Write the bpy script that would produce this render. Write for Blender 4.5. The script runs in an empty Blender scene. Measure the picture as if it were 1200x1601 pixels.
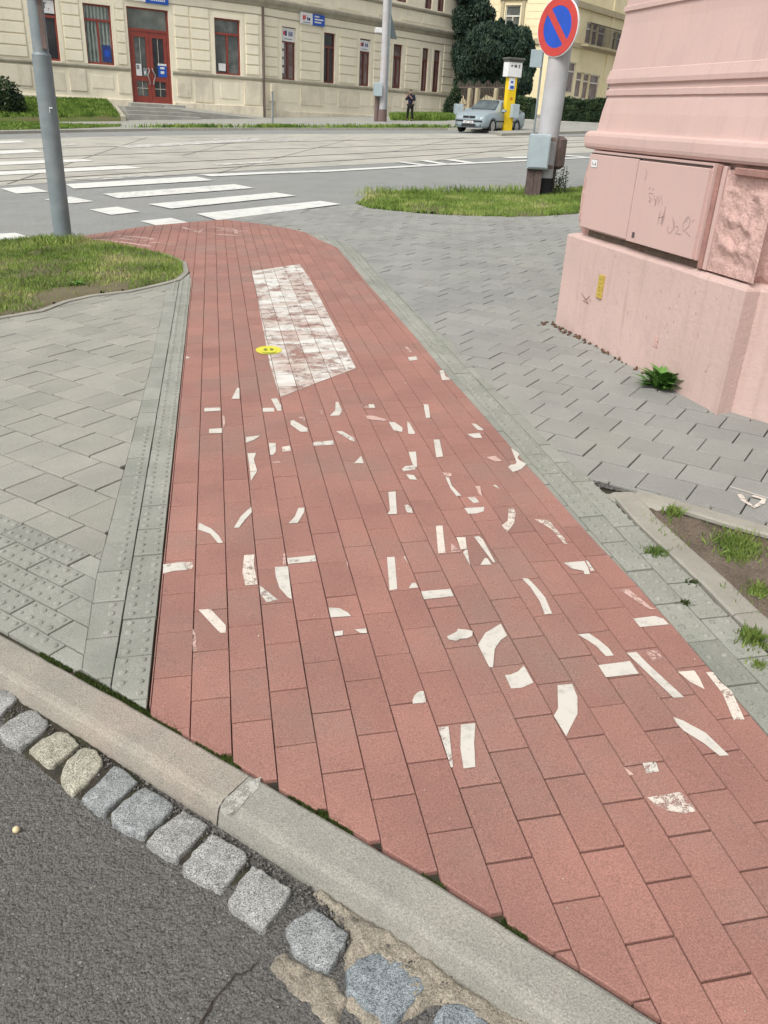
import bpy, math, random
import numpy as np
from mathutils import Vector, Matrix, noise
random.seed(7); RNG = np.random.default_rng(7)
S = bpy.context.scene
COL = S.collection
R = math.radians
# ------------------------------------------------------------------ camera
FOC, CX, CY = 1263.7, 600.0, 791.5          # focal length and axis in pixels of the 1200x1601 photograph
PITCH, ROLL, YAW, HC = 0.4496, 0.0534, 0.2125, 1.488
GA, GB = 0.0404, 0.0121                      # the street climbs gently: z = GA x + GB y
def _rot():
    cy, sy = math.cos(YAW), math.sin(YAW)
    f = np.array([sy*math.cos(PITCH), cy*math.cos(PITCH), -math.sin(PITCH)])
    rt = np.array([cy, -sy, 0.]); up = np.cross(rt, f)
    rr = rt*math.cos(ROLL)+up*math.sin(ROLL); uu = -rt*math.sin(ROLL)+up*math.cos(ROLL)
    return np.array([rr, uu, -f])
MC = _rot()
cam = bpy.data.cameras.new('camera'); cam_o = bpy.data.objects.new('camera', cam); COL.objects.link(cam_o)
m = Matrix.Identity(4)
for i in range(3):
    for j in range(3): m[i][j] = MC[j][i]
m[2][3] = HC
cam_o.matrix_world = m
cam.sensor_fit = 'VERTICAL'; cam.sensor_height = 32.0; cam.lens = FOC*32.0/1601
cam.shift_y = -(800.5-CY)/1601; cam.clip_start = 0.05; cam.clip_end = 2000
S.camera = cam_o
# ------------------------------------------------------------------ sky and sun (bright overcast)
SUN_EL, SUN_AZ = R(50), R(-132)              # azimuth measured clockwise from +Y
w = bpy.data.worlds.new('World'); S.world = w; w.use_nodes = True
nt = w.node_tree; bg = nt.nodes['Background']
sky = nt.nodes.new('ShaderNodeTexSky'); sky.sky_type = 'NISHITA'; sky.sun_disc = False
sky.sun_elevation = SUN_EL; sky.sun_rotation = SUN_AZ; sky.dust_density = 4.0; sky.air_density = 1.0; sky.ozone_density = 1.0
hs = nt.nodes.new('ShaderNodeHueSaturation'); hs.inputs['Saturation'].default_value = 0.10
nt.links.new(sky.outputs[0], hs.inputs['Color']); nt.links.new(hs.outputs[0], bg.inputs['Color'])
bg.inputs['Strength'].default_value = 0.15
sl = bpy.data.lights.new('sun', 'SUN'); sl.energy = 1.55; sl.angle = R(20); sl.color = (1, .96, .9)
so = bpy.data.objects.new('sun', sl); COL.objects.link(so)
dv = Vector((math.sin(SUN_AZ)*math.cos(SUN_EL), math.cos(SUN_AZ)*math.cos(SUN_EL), math.sin(SUN_EL)))
so.rotation_euler = dv.to_track_quat('Z', 'Y').to_euler(); so.location = (-20, -10, 30)
S.view_settings.view_transform = 'Standard'; S.view_settings.look = 'None'
S.view_settings.exposure = 0.4; S.view_settings.gamma = 1.0
S.render.engine = 'CYCLES'
# ------------------------------------------------------------------ where things stand
def ray(px, py): return MC.T@np.array([px-CX, CY-py, -FOC])
C0 = np.array([0, 0, HC])
def G(px, py, dz=0.0):                       # point of the sloping street seen at a place of the photograph
    d = ray(px, py); t = (dz-HC)/(d@np.array([-GA, -GB, 1.])); X = C0+d*t; return (float(X[0]), float(X[1]))
def gz(x, y): return GA*x+GB*y
def GG(pts, o=(0, 0), s=1.0): return [G(o[0]+a/s, o[1]+b/s) for a, b in pts]
def at(px, py, dist):                        # point at a horizontal distance from the camera
    d = ray(px, py); t = dist/math.hypot(d[0], d[1]); return C0+d*t
# ------------------------------------------------------------------ objects
LOC = {}
def tag(o, label=None, cat=None, group=None, kind=None):
    if label: o['label'] = label
    if cat: o['category'] = cat
    if group: o['group'] = group
    if kind: o['kind'] = kind
    return o
def thing(name, label, cat, loc, group=None):
    o = bpy.data.objects.new(name, None); COL.objects.link(o); o.location = loc; o.empty_display_size = .1
    LOC[o.name] = Vector(loc); return tag(o, label, cat, group)
class MB:
    def __init__(s, T=None): s.v = []; s.f = []; s.T = T; s.sm = []
    def add(s, vs, fs, smooth=False):
        n = len(s.v); s.v += [s.T(*p) if s.T else tuple(p) for p in vs]
        s.f += [tuple(n+i for i in f) for f in fs]; s.sm += [smooth]*len(fs); return s
    def box(s, x0, x1, y0, y1, z0, z1, b=0.0):
        if b <= 0:
            return s.add([(x, y, z) for z in (z0, z1) for y in (y0, y1) for x in (x0, x1)],
                         [(0, 2, 3, 1), (4, 5, 7, 6), (0, 1, 5, 4), (2, 6, 7, 3), (0, 4, 6, 2), (1, 3, 7, 5)])
        # bevelled box: three nested loops
        def loop(d, z): return [(x0+d, y0+d, z), (x1-d, y0+d, z), (x1-d, y1-d, z), (x0+d, y1-d, z)]
        rings = [loop(b, z0), loop(0, z0+b), loop(0, z1-b), loop(b, z1)]
        return s.rings(rings)
    def rings(s, rings, cap=True, smooth=False, closed=True):
        n = len(rings[0]); vs = [p for r in rings for p in r]; fs = []
        for k in range(len(rings)-1):
            for i in range(n if closed else n-1):
                j = (i+1) % n; fs.append((k*n+i, k*n+j, (k+1)*n+j, (k+1)*n+i))
        s.add(vs, fs, smooth)
        if cap and closed: s.add(rings[0][::-1], [tuple(range(n))]); s.add(rings[-1], [tuple(range(n))])
        return s
    def poly(s, pts): return s.add(pts, [tuple(range(len(pts)))])
    def tube(s, pts, r, n=8, cap=True):
        pts = [Vector(p) for p in pts]; rs = r if isinstance(r, (list, tuple)) else [r]*len(pts); rings = []
        for i, p in enumerate(pts):
            t = (pts[min(i+1, len(pts)-1)]-pts[max(i-1, 0)]).normalized()
            a = t.cross(Vector((0, 0, 1)) if abs(t.z) < .9 else Vector((1, 0, 0))).normalized(); b = t.cross(a)
            rings.append([tuple(p+(a*math.cos(k*2*math.pi/n)+b*math.sin(k*2*math.pi/n))*rs[i]) for k in range(n)])
        return s.rings(rings, cap, True)
    def prism(s, poly, z0, z1): return s.rings([[(x, y, z0) for x, y in poly], [(x, y, z1) for x, y in poly]])
    def build(s, name, mat, parent=None, flat=False):
        me = bpy.data.meshes.new(name); off = LOC.get(parent.name, Vector()) if parent else Vector()
        me.from_pydata([(p[0]-off[0], p[1]-off[1], p[2]-off[2]) for p in s.v], [], s.f)
        if any(s.sm) and not flat: me.polygons.foreach_set('use_smooth', s.sm)
        me.materials.append(mat); me.update()
        o = bpy.data.objects.new(name, me); COL.objects.link(o)
        if parent: o.parent = parent; LOC[o.name] = off
        return o
def npmesh(name, V, F, mat, parent=None):    # many loose triangles / quads (grass, leaves)
    me = bpy.data.meshes.new(name); k = F.shape[1]
    off = LOC.get(parent.name, Vector()) if parent else Vector()
    V = V-np.array([off[0], off[1], off[2]])
    me.vertices.add(len(V)); me.vertices.foreach_set('co', V.astype(np.float32).ravel())
    me.loops.add(F.size); me.loops.foreach_set('vertex_index', F.astype(np.int32).ravel())
    me.polygons.add(len(F)); me.polygons.foreach_set('loop_start', np.arange(0, F.size, k, dtype=np.int32))
    me.update(calc_edges=True); me.materials.append(mat)
    o = bpy.data.objects.new(name, me); COL.objects.link(o)
    if parent: o.parent = parent; LOC[o.name] = off
    return o
# ------------------------------------------------------------------ materials
def mat(name, c1, c2=None, scale=8, rough=.85, bump=.0, bscale=60, speck=0.0, sscale=400, island=0.0, metal=0.0,
        stain=None, stscale=1.2, stamt=.5, spec=.3, bdist=.01, fac=(.35, .65), wave=None):
    M = bpy.data.materials.new(name); M.use_nodes = True; n = M.node_tree.nodes; L = M.node_tree.links
    P = n['Principled BSDF']; P.inputs['Roughness'].default_value = rough; P.inputs['Metallic'].default_value = metal
    P.inputs['Specular IOR Level'].default_value = spec
    tc = n.new('ShaderNodeNewGeometry')
    def nz(sc, det=4, r=.6):
        t = n.new('ShaderNodeTexNoise'); t.inputs['Scale'].default_value = sc; t.inputs['Detail'].default_value = det
        t.inputs['Roughness'].default_value = r; L.new(tc.outputs['Position'], t.inputs['Vector']); return t.outputs['Fac']
    def mr(src, a, b, c=0., d=1.):
        q = n.new('ShaderNodeMapRange'); L.new(src, q.inputs[0])
        for i, vv in enumerate((a, b, c, d)): q.inputs[i+1].default_value = vv
        return q.outputs[0]
    def mix(f, a, b, mode='MIX'):
        q = n.new('ShaderNodeMix'); q.data_type = 'RGBA'; q.blend_type = mode
        if isinstance(f, (int, float)): q.inputs[0].default_value = f
        else: L.new(f, q.inputs[0])
        for i, c in ((6, a), (7, b)):
            if isinstance(c, tuple): q.inputs[i].default_value = (*c, 1)
            else: L.new(c, q.inputs[i])
        return q.outputs[2]
    col = mix(mr(nz(scale), fac[0], fac[1]), c1, c2 or tuple(x*.85 for x in c1))
    if stain: col = mix(mr(nz(stscale, 5, .65), .48, .68, 0, stamt), col, stain)
    if island:
        lo, hi = 1-island, 1+island
        v = mr(tc.outputs['Random Per Island'], 0, 1, lo, hi)
        cc = n.new('ShaderNodeCombineColor'); [L.new(v, cc.inputs[i]) for i in range(3)]
        col = mix(1.0, col, cc.outputs[0], 'MULTIPLY')
    if speck:
        v = mr(nz(sscale, 2, .7), .3, .7, 1-speck, 1+speck)
        cc = n.new('ShaderNodeCombineColor'); [L.new(v, cc.inputs[i]) for i in range(3)]
        col = mix(1.0, col, cc.outputs[0], 'MULTIPLY')
    if wave:
        t = n.new('ShaderNodeTexWave'); t.inputs['Scale'].default_value = wave; t.inputs['Distortion'].default_value = 2
        L.new(tc.outputs['Position'], t.inputs['Vector']); col = mix(mr(t.outputs['Fac'], .3, .8, 0, .6), col, tuple(min(1, x*2.2+.04) for x in c1))
    L.new(col, P.inputs['Base Color'])
    if bump:
        B = n.new('ShaderNodeBump'); B.inputs['Strength'].default_value = bump; B.inputs['Distance'].default_value = bdist
        L.new(nz(bscale, 5, .65), B.inputs['Height']); L.new(B.outputs[0], P.inputs['Normal'])
    M['col'] = 1; return M
def paint_mat(name, col, amount, scale=40, isl_=.22):  # worn road paint: noise-broken coverage
    M = bpy.data.materials.new(name); M.use_nodes = True; n = M.node_tree.nodes; L = M.node_tree.links
    P = n['Principled BSDF']; P.inputs['Base Color'].default_value = (*col, 1); P.inputs['Roughness'].default_value = .7
    tc = n.new('ShaderNodeNewGeometry'); t3 = n.new('ShaderNodeTexNoise'); t3.inputs['Scale'].default_value = scale*.6; t3.inputs['Detail'].default_value = 6; t3.inputs['Roughness'].default_value = .75
    L.new(tc.outputs['Position'], t3.inputs['Vector']); r3 = n.new('ShaderNodeMapRange'); r3.inputs[1].default_value = .5; r3.inputs[2].default_value = .75; L.new(t3.outputs['Fac'], r3.inputs[0])
    m3 = n.new('ShaderNodeMix'); m3.data_type = 'RGBA'; L.new(r3.outputs[0], m3.inputs[0]); m3.inputs[6].default_value = (*col, 1); m3.inputs[7].default_value = (*[q*.62 for q in col], 1); L.new(m3.outputs[2], P.inputs['Base Color'])
    t = n.new('ShaderNodeTexNoise'); t.inputs['Scale'].default_value = scale
    t.inputs['Detail'].default_value = 8; t.inputs['Roughness'].default_value = .75; L.new(tc.outputs['Position'], t.inputs['Vector'])
    t2 = n.new('ShaderNodeTexNoise'); t2.inputs['Scale'].default_value = 260; t2.inputs['Detail'].default_value = 2
    L.new(tc.outputs['Position'], t2.inputs['Vector'])
    ad = n.new('ShaderNodeMath'); ad.operation = 'MULTIPLY_ADD'; ad.inputs[1].default_value = .35; L.new(t2.outputs['Fac'], ad.inputs[0]); L.new(t.outputs['Fac'], ad.inputs[2])
    a2 = n.new('ShaderNodeMath'); a2.operation = 'MULTIPLY_ADD'; a2.inputs[1].default_value = isl_; L.new(tc.outputs['Random Per Island'], a2.inputs[0]); L.new(ad.outputs[0], a2.inputs[2])
    q = n.new('ShaderNodeMapRange'); L.new(a2.outputs[0], q.inputs[0]); th = 1.02-amount*.47
    q.inputs[1].default_value = th-.06; q.inputs[2].default_value = th+.06
    T = n.new('ShaderNodeBsdfTransparent'); X = n.new('ShaderNodeMixShader')
    L.new(q.outputs[0], X.inputs[0]); L.new(T.outputs[0], X.inputs[1]); L.new(P.outputs[0], X.inputs[2])
    L.new(X.outputs[0], n['Material Output'].inputs['Surface']); return M
def granite(name, c):
    M = mat(name, c, tuple(x*.7 for x in c), 30, .8, .5, 90, bdist=.004); n = M.node_tree.nodes; L = M.node_tree.links
    v = n.new('ShaderNodeTexVoronoi'); v.inputs['Scale'].default_value = 520
    g = n.new('ShaderNodeNewGeometry'); L.new(g.outputs['Position'], v.inputs['Vector'])
    cr = n.new('ShaderNodeValToRGB'); cr.color_ramp.elements[0].color = (.25, .25, .26, 1); cr.color_ramp.elements[1].color = (1.5, 1.5, 1.45, 1)
    e = cr.color_ramp.elements.new(.5); e.color = (.95, .95, .95, 1)
    s = n.new('ShaderNodeSeparateColor'); L.new(v.outputs['Color'], s.inputs[0]); L.new(s.outputs[0], cr.inputs[0])
    q = n.new('ShaderNodeMix'); q.data_type = 'RGBA'; q.blend_type = 'MULTIPLY'; q.inputs[0].default_value = 1
    P = n['Principled BSDF']; L.new(P.inputs['Base Color'].links[0].from_socket, q.inputs[6]); L.new(cr.outputs[0], q.inputs[7]); L.new(q.outputs[2], P.inputs['Base Color']); return M
def aggregate(M, scale, strength, dist, chips):
    n = M.node_tree.nodes; L = M.node_tree.links; P = n['Principled BSDF']; g = n.new('ShaderNodeNewGeometry')
    dn = n.new('ShaderNodeTexNoise'); dn.inputs['Scale'].default_value = scale*.8; L.new(g.outputs['Position'], dn.inputs['Vector'])
    mv = n.new('ShaderNodeMix'); mv.data_type = 'VECTOR'; mv.inputs[0].default_value = .006; L.new(g.outputs['Position'], mv.inputs[4]); L.new(dn.outputs['Color'], mv.inputs[5])
    v = n.new('ShaderNodeTexVoronoi'); v.inputs['Scale'].default_value = scale; L.new(mv.outputs[1], v.inputs['Vector'])
    v2 = n.new('ShaderNodeTexVoronoi'); v2.inputs['Scale'].default_value = scale*.37; L.new(mv.outputs[1], v2.inputs['Vector'])
    ad = n.new('ShaderNodeMath'); ad.operation = 'ADD'; L.new(v.outputs['Distance'], ad.inputs[0]); L.new(v2.outputs['Distance'], ad.inputs[1])
    B = n.new('ShaderNodeBump'); B.invert = True; B.inputs['Strength'].default_value = strength; B.inputs['Distance'].default_value = dist
    L.new(ad.outputs[0], B.inputs['Height']); L.new(P.inputs['Normal'].links[0].from_socket, B.inputs['Normal']); L.new(B.outputs[0], P.inputs['Normal'])
    s = n.new('ShaderNodeSeparateColor'); L.new(v.outputs['Color'], s.inputs[0]); mr = n.new('ShaderNodeMapRange'); mr.inputs[1].default_value = .93; mr.inputs[2].default_value = .97; L.new(s.outputs[0], mr.inputs[0])
    m2 = n.new('ShaderNodeMapRange'); m2.inputs[1].default_value = .38; m2.inputs[2].default_value = .28; L.new(v.outputs['Distance'], m2.inputs[0])
    mu = n.new('ShaderNodeMath'); mu.operation = 'MULTIPLY'; L.new(mr.outputs[0], mu.inputs[0]); L.new(m2.outputs[0], mu.inputs[1])
    q = n.new('ShaderNodeMix'); q.data_type = 'RGBA'; L.new(mu.outputs[0], q.inputs[0]); L.new(P.inputs['Base Color'].links[0].from_socket, q.inputs[6]); q.inputs[7].default_value = (*chips, 1); L.new(q.outputs[2], P.inputs['Base Color'])
def leafmat(name, cols, rough=.6):
    M = bpy.data.materials.new(name); M.use_nodes = True; n = M.node_tree.nodes; L = M.node_tree.links
    P = n['Principled BSDF']; P.inputs['Roughness'].default_value = rough; P.inputs['Specular IOR Level'].default_value = .2
    g = n.new('ShaderNodeNewGeometry'); t = n.new('ShaderNodeTexNoise'); t.inputs['Scale'].default_value = 1.6; t.inputs['Detail'].default_value = 4
    L.new(g.outputs['Position'], t.inputs['Vector'])
    a = n.new('ShaderNodeMath'); a.operation = 'MULTIPLY_ADD'; a.inputs[1].default_value = .45; L.new(g.outputs['Random Per Island'], a.inputs[0]); 
    b = n.new('ShaderNodeMath'); b.operation = 'MULTIPLY_ADD'; b.inputs[1].default_value = 2.6; b.inputs[2].default_value = -1.02
    L.new(t.outputs['Fac'], b.inputs[0]); L.new(b.outputs[0], a.inputs[2])
    cr = n.new('ShaderNodeValToRGB'); cr.color_ramp.elements[0].color = (*cols[0], 1); cr.color_ramp.elements[1].color = (*cols[-1], 1)
    for i, c in enumerate(cols[1:-1]): e = cr.color_ramp.elements.new((i+1)/(len(cols)-1)); e.color = (*c, 1)
    L.new(a.outputs[0], cr.inputs[0]); L.new(cr.outputs[0], P.inputs['Base Color']); return M
RED = mat('red_paver', (.312, .158, .128), (.262, .136, .112), 3, .88, .6, 300, .30, 260, .07, stain=(.25, .165, .135), stscale=1.7, stamt=.75, bdist=.003)
GREY = mat('grey_paver', (.295, .287, .248), (.25, .245, .215), 3, .88, .5, 240, .24, 260, .08, stain=(.26, .27, .22), stscale=1.3, bdist=.003)
TACT = mat('tactile_paver', (.285, .285, .25), (.235, .24, .21), 4, .88, .6, 200, .26, 260, .09, stain=(.18, .195, .155), stscale=2.5, bdist=.003)
GREY2 = mat('grey_interlock_paver', (.262, .262, .242), (.225, .225, .21), 2, .88, .5, 240, .22, 260, .07, stain=(.28, .28, .24), stscale=.9, bdist=.003)
BED = mat('joint_sand', (.055, .045, .035), (.03, .028, .02), 30, .95, .5, 200, .3, 500, stain=(.05, .065, .02), stscale=6)
ASPH_N = mat('near_asphalt', (.215, .207, .193), (.145, .14, .132), 90, .92, 1.0, 170, .45, 420, bdist=.012, stain=(.17, .16, .15), stscale=3, stamt=.6, fac=(.3, .7))
aggregate(ASPH_N, 150, 1.0, .008, (.40, .38, .34))
ASPH = mat('street_asphalt', (.245, .25, .24), (.21, .215, .205), 2, .9, .5, 60, .28, 60, stain=(.25, .245, .23), stscale=.5, stamt=.6)
CONC = mat('tram_concrete', (.41, .395, .34), (.35, .34, .295), 1.2, .9, .3, 30, .14, 40, stain=(.24, .235, .21), stscale=.9, stamt=.7)
KERB = mat('kerb_concrete', (.31, .285, .24), (.26, .24, .205), 9, .9, .9, 160, .34, 260, stain=(.37, .29, .24), stscale=2.2, stamt=.6, bdist=.004)
KERB2 = mat('kerb_concrete_grey', (.29, .28, .245), (.245, .24, .21), 8, .9, .9, 160, .34, 260, stain=(.34, .33, .28), stscale=3, stamt=.6, bdist=.004)
EDGE = mat('edging_concrete', (.31, .295, .25), (.26, .25, .215), 6, .9, .5, 120, .18, 260, stain=(.22, .21, .18), stscale=4, bdist=.004)
MORTAR = mat('old_mortar', (.37, .325, .255), (.29, .26, .205), 25, .95, 1.0, 90, .45, 260, bdist=.012, stain=(.19, .17, .14), stscale=9, stamt=.8)
DIRT = mat('soil', (.16, .125, .095), (.10, .08, .06), 14, .95, .9, 60, .35, 160, bdist=.02, stain=(.22, .18, .14), stscale=3)
TURF = mat('turf_soil', (.15, .125, .075), (.12, .105, .06), 3, .95, .6, 60, .3, 160, bdist=.02)
PAVE = mat('far_pavement', (.33, .325, .29), (.27, .265, .24), 1.5, .9, .3, 20, .15, 40, stain=(.2, .2, .17), stscale=.7)
MOSS = leafmat('moss', [(.03, .04, .012), (.06, .09, .02), (.10, .14, .03)])
GRASS = leafmat('grass_blades', [(.085, .125, .025), (.15, .235, .045), (.23, .31, .07), (.40, .37, .17)])
GRASSF = leafmat('far_grass', [(.05, .10, .015), (.12, .20, .03), (.20, .27, .06)])
LEAF = leafmat('leaf', [(.06, .14, .03), (.11, .23, .05), (.18, .32, .08)], .45)
WEED = leafmat('weed_leaf', [(.07, .12, .025), (.13, .19, .04), (.22, .27, .07), (.32, .30, .12)], .6)
CONI = leafmat('conifer_needles', [(.016, .034, .026), (.028, .052, .034), (.05, .08, .045)])
HEDG = leafmat('hedge_leaf', [(.018, .035, .018), (.035, .06, .028), (.06, .09, .035)])
def weather(M, streak, samt, chip, camt, szs=(5, 5, .5), cscale=9, cth=.66):
    n = M.node_tree.nodes; L = M.node_tree.links; P = n['Principled BSDF']; g = n.new('ShaderNodeNewGeometry')
    for (sc3, scale, lo, hi, colr, amt) in ((szs, 3.0, .52, .72, streak, samt), ((1, 1, 1), cscale, cth, cth+.03, chip, camt)):
        mp_ = n.new('ShaderNodeMapping'); mp_.inputs['Scale'].default_value = sc3; L.new(g.outputs['Position'], mp_.inputs['Vector'])
        t = n.new('ShaderNodeTexNoise'); t.inputs['Scale'].default_value = scale; t.inputs['Detail'].default_value = 7; t.inputs['Roughness'].default_value = .68; L.new(mp_.outputs[0], t.inputs['Vector'])
        q = n.new('ShaderNodeMapRange'); q.inputs[1].default_value = lo; q.inputs[2].default_value = hi; q.inputs[4].default_value = amt; L.new(t.outputs['Fac'], q.inputs[0])
        x = n.new('ShaderNodeMix'); x.data_type = 'RGBA'; L.new(q.outputs[0], x.inputs[0]); L.new(P.inputs['Base Color'].links[0].from_socket, x.inputs[6]); x.inputs[7].default_value = (*colr, 1); L.new(x.outputs[2], P.inputs['Base Color'])
PINK = mat('pink_render', (.55, .395, .36), (.51, .37, .335), 1.6, .8, .35, 45, .04, 300, stain=(.56, .39, .345), stscale=2.5, stamt=.7, bdist=.006)
PINKD = mat('pink_plinth', (.55, .40, .36), (.505, .37, .335), 2, .82, .5, 30, .07, 300, stain=(.47, .34, .30), stscale=3.0, stamt=.6, bdist=.008)
PINKR = mat('pink_rough_stone', (.60, .40, .355), (.52, .34, .30), 9, .85, .9, 30, .1, 120, stain=(.40, .26, .235), stscale=14, stamt=.7, bdist=.02)
PINKC = mat('pink_cabinet_paint', (.54, .385, .35), (.52, .37, .335), 3, .5, .12, 40, .03, 200, stain=(.58, .39, .35), stscale=6)
RUSTY = mat('bare_metal_strip', (.36, .20, .17), (.27, .15, .13), 12, .6, .3, 50, .1, 120)
weather(PINK, (.46, .335, .30), .6, (.50, .36, .32), .6, cth=.70)
weather(PINKD, (.42, .30, .26), .75, (.34, .26, .23), .85, cth=.64, cscale=14)
weather(PINKD, (.46, .35, .31), .5, (.62, .52, .48), .6, szs=(2, 2, 2), cth=.68, cscale=25)
weather(PINKR, (.36, .24, .21), .6, (.30, .22, .20), .7, cscale=14)
weather(PINKC, (.49, .345, .31), .4, (.40, .29, .26), .7, cth=.71, cscale=16)
DARK = mat('dark_gap', (.045, .035, .03), (.03, .025, .02), 10, .9)
INK = mat('ink', (.10, .08, .08), None, 10, .8)
RECESS = mat('bare_brown_masonry_shaded', (.20, .145, .115), (.13, .10, .08), 20, .95, 1.0, 60, .3, 120, bdist=.015, stain=(.16, .17, .12), stscale=8)  # rough brown stone with the shade of the recess mixed into its colour
INKF = mat('faded_ink', (.26, .19, .175), None, 10, .8)
CREAM = mat('cream_render', (.80, .74, .585), (.77, .71, .56), .6, .85, .2, 6, .04, 30, stain=(.62, .57, .44), stscale=.5, stamt=.5)
CREAMD = mat('cream_plinth', (.74, .675, .53), (.69, .625, .49), .8, .85, .2, 6, .05, 30, stain=(.38, .35, .28), stscale=.6, stamt=.6)
weather(CREAM, (.56, .51, .40), .3, (.60, .55, .44), .4, szs=(1, 1, .18), cscale=1.2, cth=.66)
weather(CREAMD, (.42, .38, .29), .6, (.46, .42, .33), .6, szs=(1, 1, .2), cscale=1.5, cth=.64)
CORN = mat('weathered_cornice', (.40, .37, .29), (.33, .305, .24), 1.5, .85, .2, 8, .06, 30, stain=(.24, .22, .17), stscale=1.2)
YELW = mat('yellow_render', (.76, .67, .44), (.71, .62, .40), .5, .85, .2, 6, .04, 30, stain=(.52, .46, .30), stscale=.4)
REDW = mat('red_window_paint', (.25, .045, .03), (.20, .035, .025), 3, .45, spec=.5)
BRNW = mat('brown_window_paint', (.16, .055, .045), (.12, .04, .035), 3, .5)
WHTW = mat('white_window_paint', (.62, .60, .52), None, 3, .5)
GLS = mat('window_glass', (.075, .085, .08), (.16, .17, .16), .9, .06, spec=.8, fac=(.45, .6))
GLSD = mat('dark_window_glass', (.02, .02, .025), (.05, .05, .05), .9, .06, spec=.6)
GLSB = mat('brown_reflecting_glass', (.13, .085, .08), (.24, .2, .19), 1.5, .1, spec=.6)
WHT = mat('white_enamel', (.72, .72, .72), None, 5, .4)
BLU = mat('blue_enamel', (.02, .09, .42), None, 5, .4)
SBLU = mat('sign_blue', (.012, .075, .46), None, 5, .35, spec=.5)
SRED = mat('sign_red', (.50, .05, .04), None, 5, .4, spec=.5)
NAVY = mat('navy', (.03, .05, .2), None, 5, .5)
PAINT = paint_mat('road_paint', (.62, .62, .58), .84, 8)
PAINTF = paint_mat('faded_road_paint', (.55, .54, .5), .45, 5)
W1 = paint_mat('path_paint', (.53, .505, .45), .84, 30)
W2 = paint_mat('worn_path_paint', (.60, .54, .47), .62, 45)
W3 = paint_mat('faded_path_paint', (.52, .36, .31), .60, 40)
YEL = mat('yellow_paint', (.62, .58, .06), (.52, .49, .05), 30, .7)
OLV = mat('olive_paint', (.17, .2, .03), None, 30, .7)
GALV = mat('grey_pole_paint', (.19, .225, .235), (.155, .185, .195), 4, .5, .1, 40, .05, 200, stain=(.26, .285, .28), stscale=5, stamt=.5, spec=.4)
CPOLE = mat('silver_pole_paint', (.43, .43, .44), (.37, .365, .37), 3, .5, .1, 40, .04, 150, stain=(.45, .38, .36), stscale=2, stamt=.6)
BOXP = mat('pale_box_paint', (.36, .43, .45), (.32, .38, .40), 6, .45)
BRNM = mat('brown_box_paint', (.16, .11, .10), (.11, .08, .07), 12, .6)
WOOD = mat('old_wood', (.12, .09, .08), (.075, .055, .05), 12, .85, .5, 40, .2, 60)
TAR = mat('tar_band', (.02, .02, .022), None, 10, .7)
STEEL = mat('worn_rail', (.10, .09, .08), (.07, .06, .055), 2, .6)
CARP = mat('silver_blue_car_paint', (.33, .40, .43), (.32, .385, .415), 2, .28, metal=.35, spec=.6)
CARG = mat('car_glass', (.03, .04, .045), (.10, .13, .13), 1.5, .05, spec=.9)
BLK = mat('black_plastic', (.025, .025, .028), None, 9, .6)
TYRE = mat('tyre_rubber', (.02, .02, .02), None, 9, .85)
ALU = mat('alloy', (.42, .43, .44), None, 9, .35, metal=.6)
LAMP = mat('lamp_glass', (.62, .64, .62), None, 9, .12, spec=.8)
PYEL = mat('pillar_yellow', (.72, .50, .015), (.66, .46, .015), 2, .5)
PGRY = mat('roof_grey', (.10, .10, .09), None, 2, .6)
SKIN = mat('skin', (.42, .25, .18), None, 9, .6)
JACK = mat('navy_jacket', (.018, .022, .045), None, 9, .85)
TROU = mat('black_trousers', (.012, .012, .014), None, 9, .85)
HAIR = mat('dark_cap', (.015, .012, .012), None, 9, .8)
BARK = mat('bark', (.09, .07, .05), None, 9, .9, .4, 20)
FENC = mat('fence_timber', (.13, .10, .08), (.09, .07, .06), 3, .8)
OCHR = mat('gate_post_render', (.42, .36, .24), None, 2, .85)
PEBB = mat('pale_pebble', (.6, .5, .3), None, 30, .6)
STON = mat('grit_stones', (.14, .13, .12), (.08, .075, .07), 60, .9, island=.6)
LEAFD = mat('dry_leaf', (.13, .075, .045), (.09, .05, .03), 60, .8, island=.3)
# ------------------------------------------------------------------ flat ground pieces
def sheet(name, poly, dz, M, kind='structure', parent=None):
    b = MB(); b.poly([(x, y, gz(x, y)+dz) for x, y in poly]); o = b.build(name, M, parent)
    if kind and not parent: o['kind'] = kind
    return o
def inside(poly, X, Y):
    r = np.zeros(len(X), bool); n = len(poly)
    for i in range(n):
        x0, y0 = poly[i]; x1, y1 = poly[(i+1) % n]
        c = ((y0 > Y) != (y1 > Y)) & (X < (x1-x0)*(Y-y0)/((y1-y0) if y1 != y0 else 1e-9)+x0); r ^= c
    return r
def clip_half(sub, ax, ay, bx, by):          # keep left of a->b
    out = []; n = len(sub)
    for i in range(n):
        p = sub[i]; q = sub[(i+1) % n]
        dp = (bx-ax)*(p[1]-ay)-(by-ay)*(p[0]-ax); dq = (bx-ax)*(q[1]-ay)-(by-ay)*(q[0]-ax)
        if dp >= 0: out.append(p)
        if (dp >= 0) != (dq >= 0):
            t = dp/(dp-dq); out.append((p[0]+(q[0]-p[0])*t, p[1]+(q[1]-p[1])*t))
    return out
def clip(region, quad):
    s = region
    for i in range(len(quad)):
        a, b = quad[i], quad[(i+1) % len(quad)]; s = clip_half(s, *a, *b)
        if len(s) < 3: return None
    return s
def area(p): return .5*sum(p[i][0]*p[(i+1) % len(p)][1]-p[(i+1) % len(p)][0]*p[i][1] for i in range(len(p)))
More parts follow.
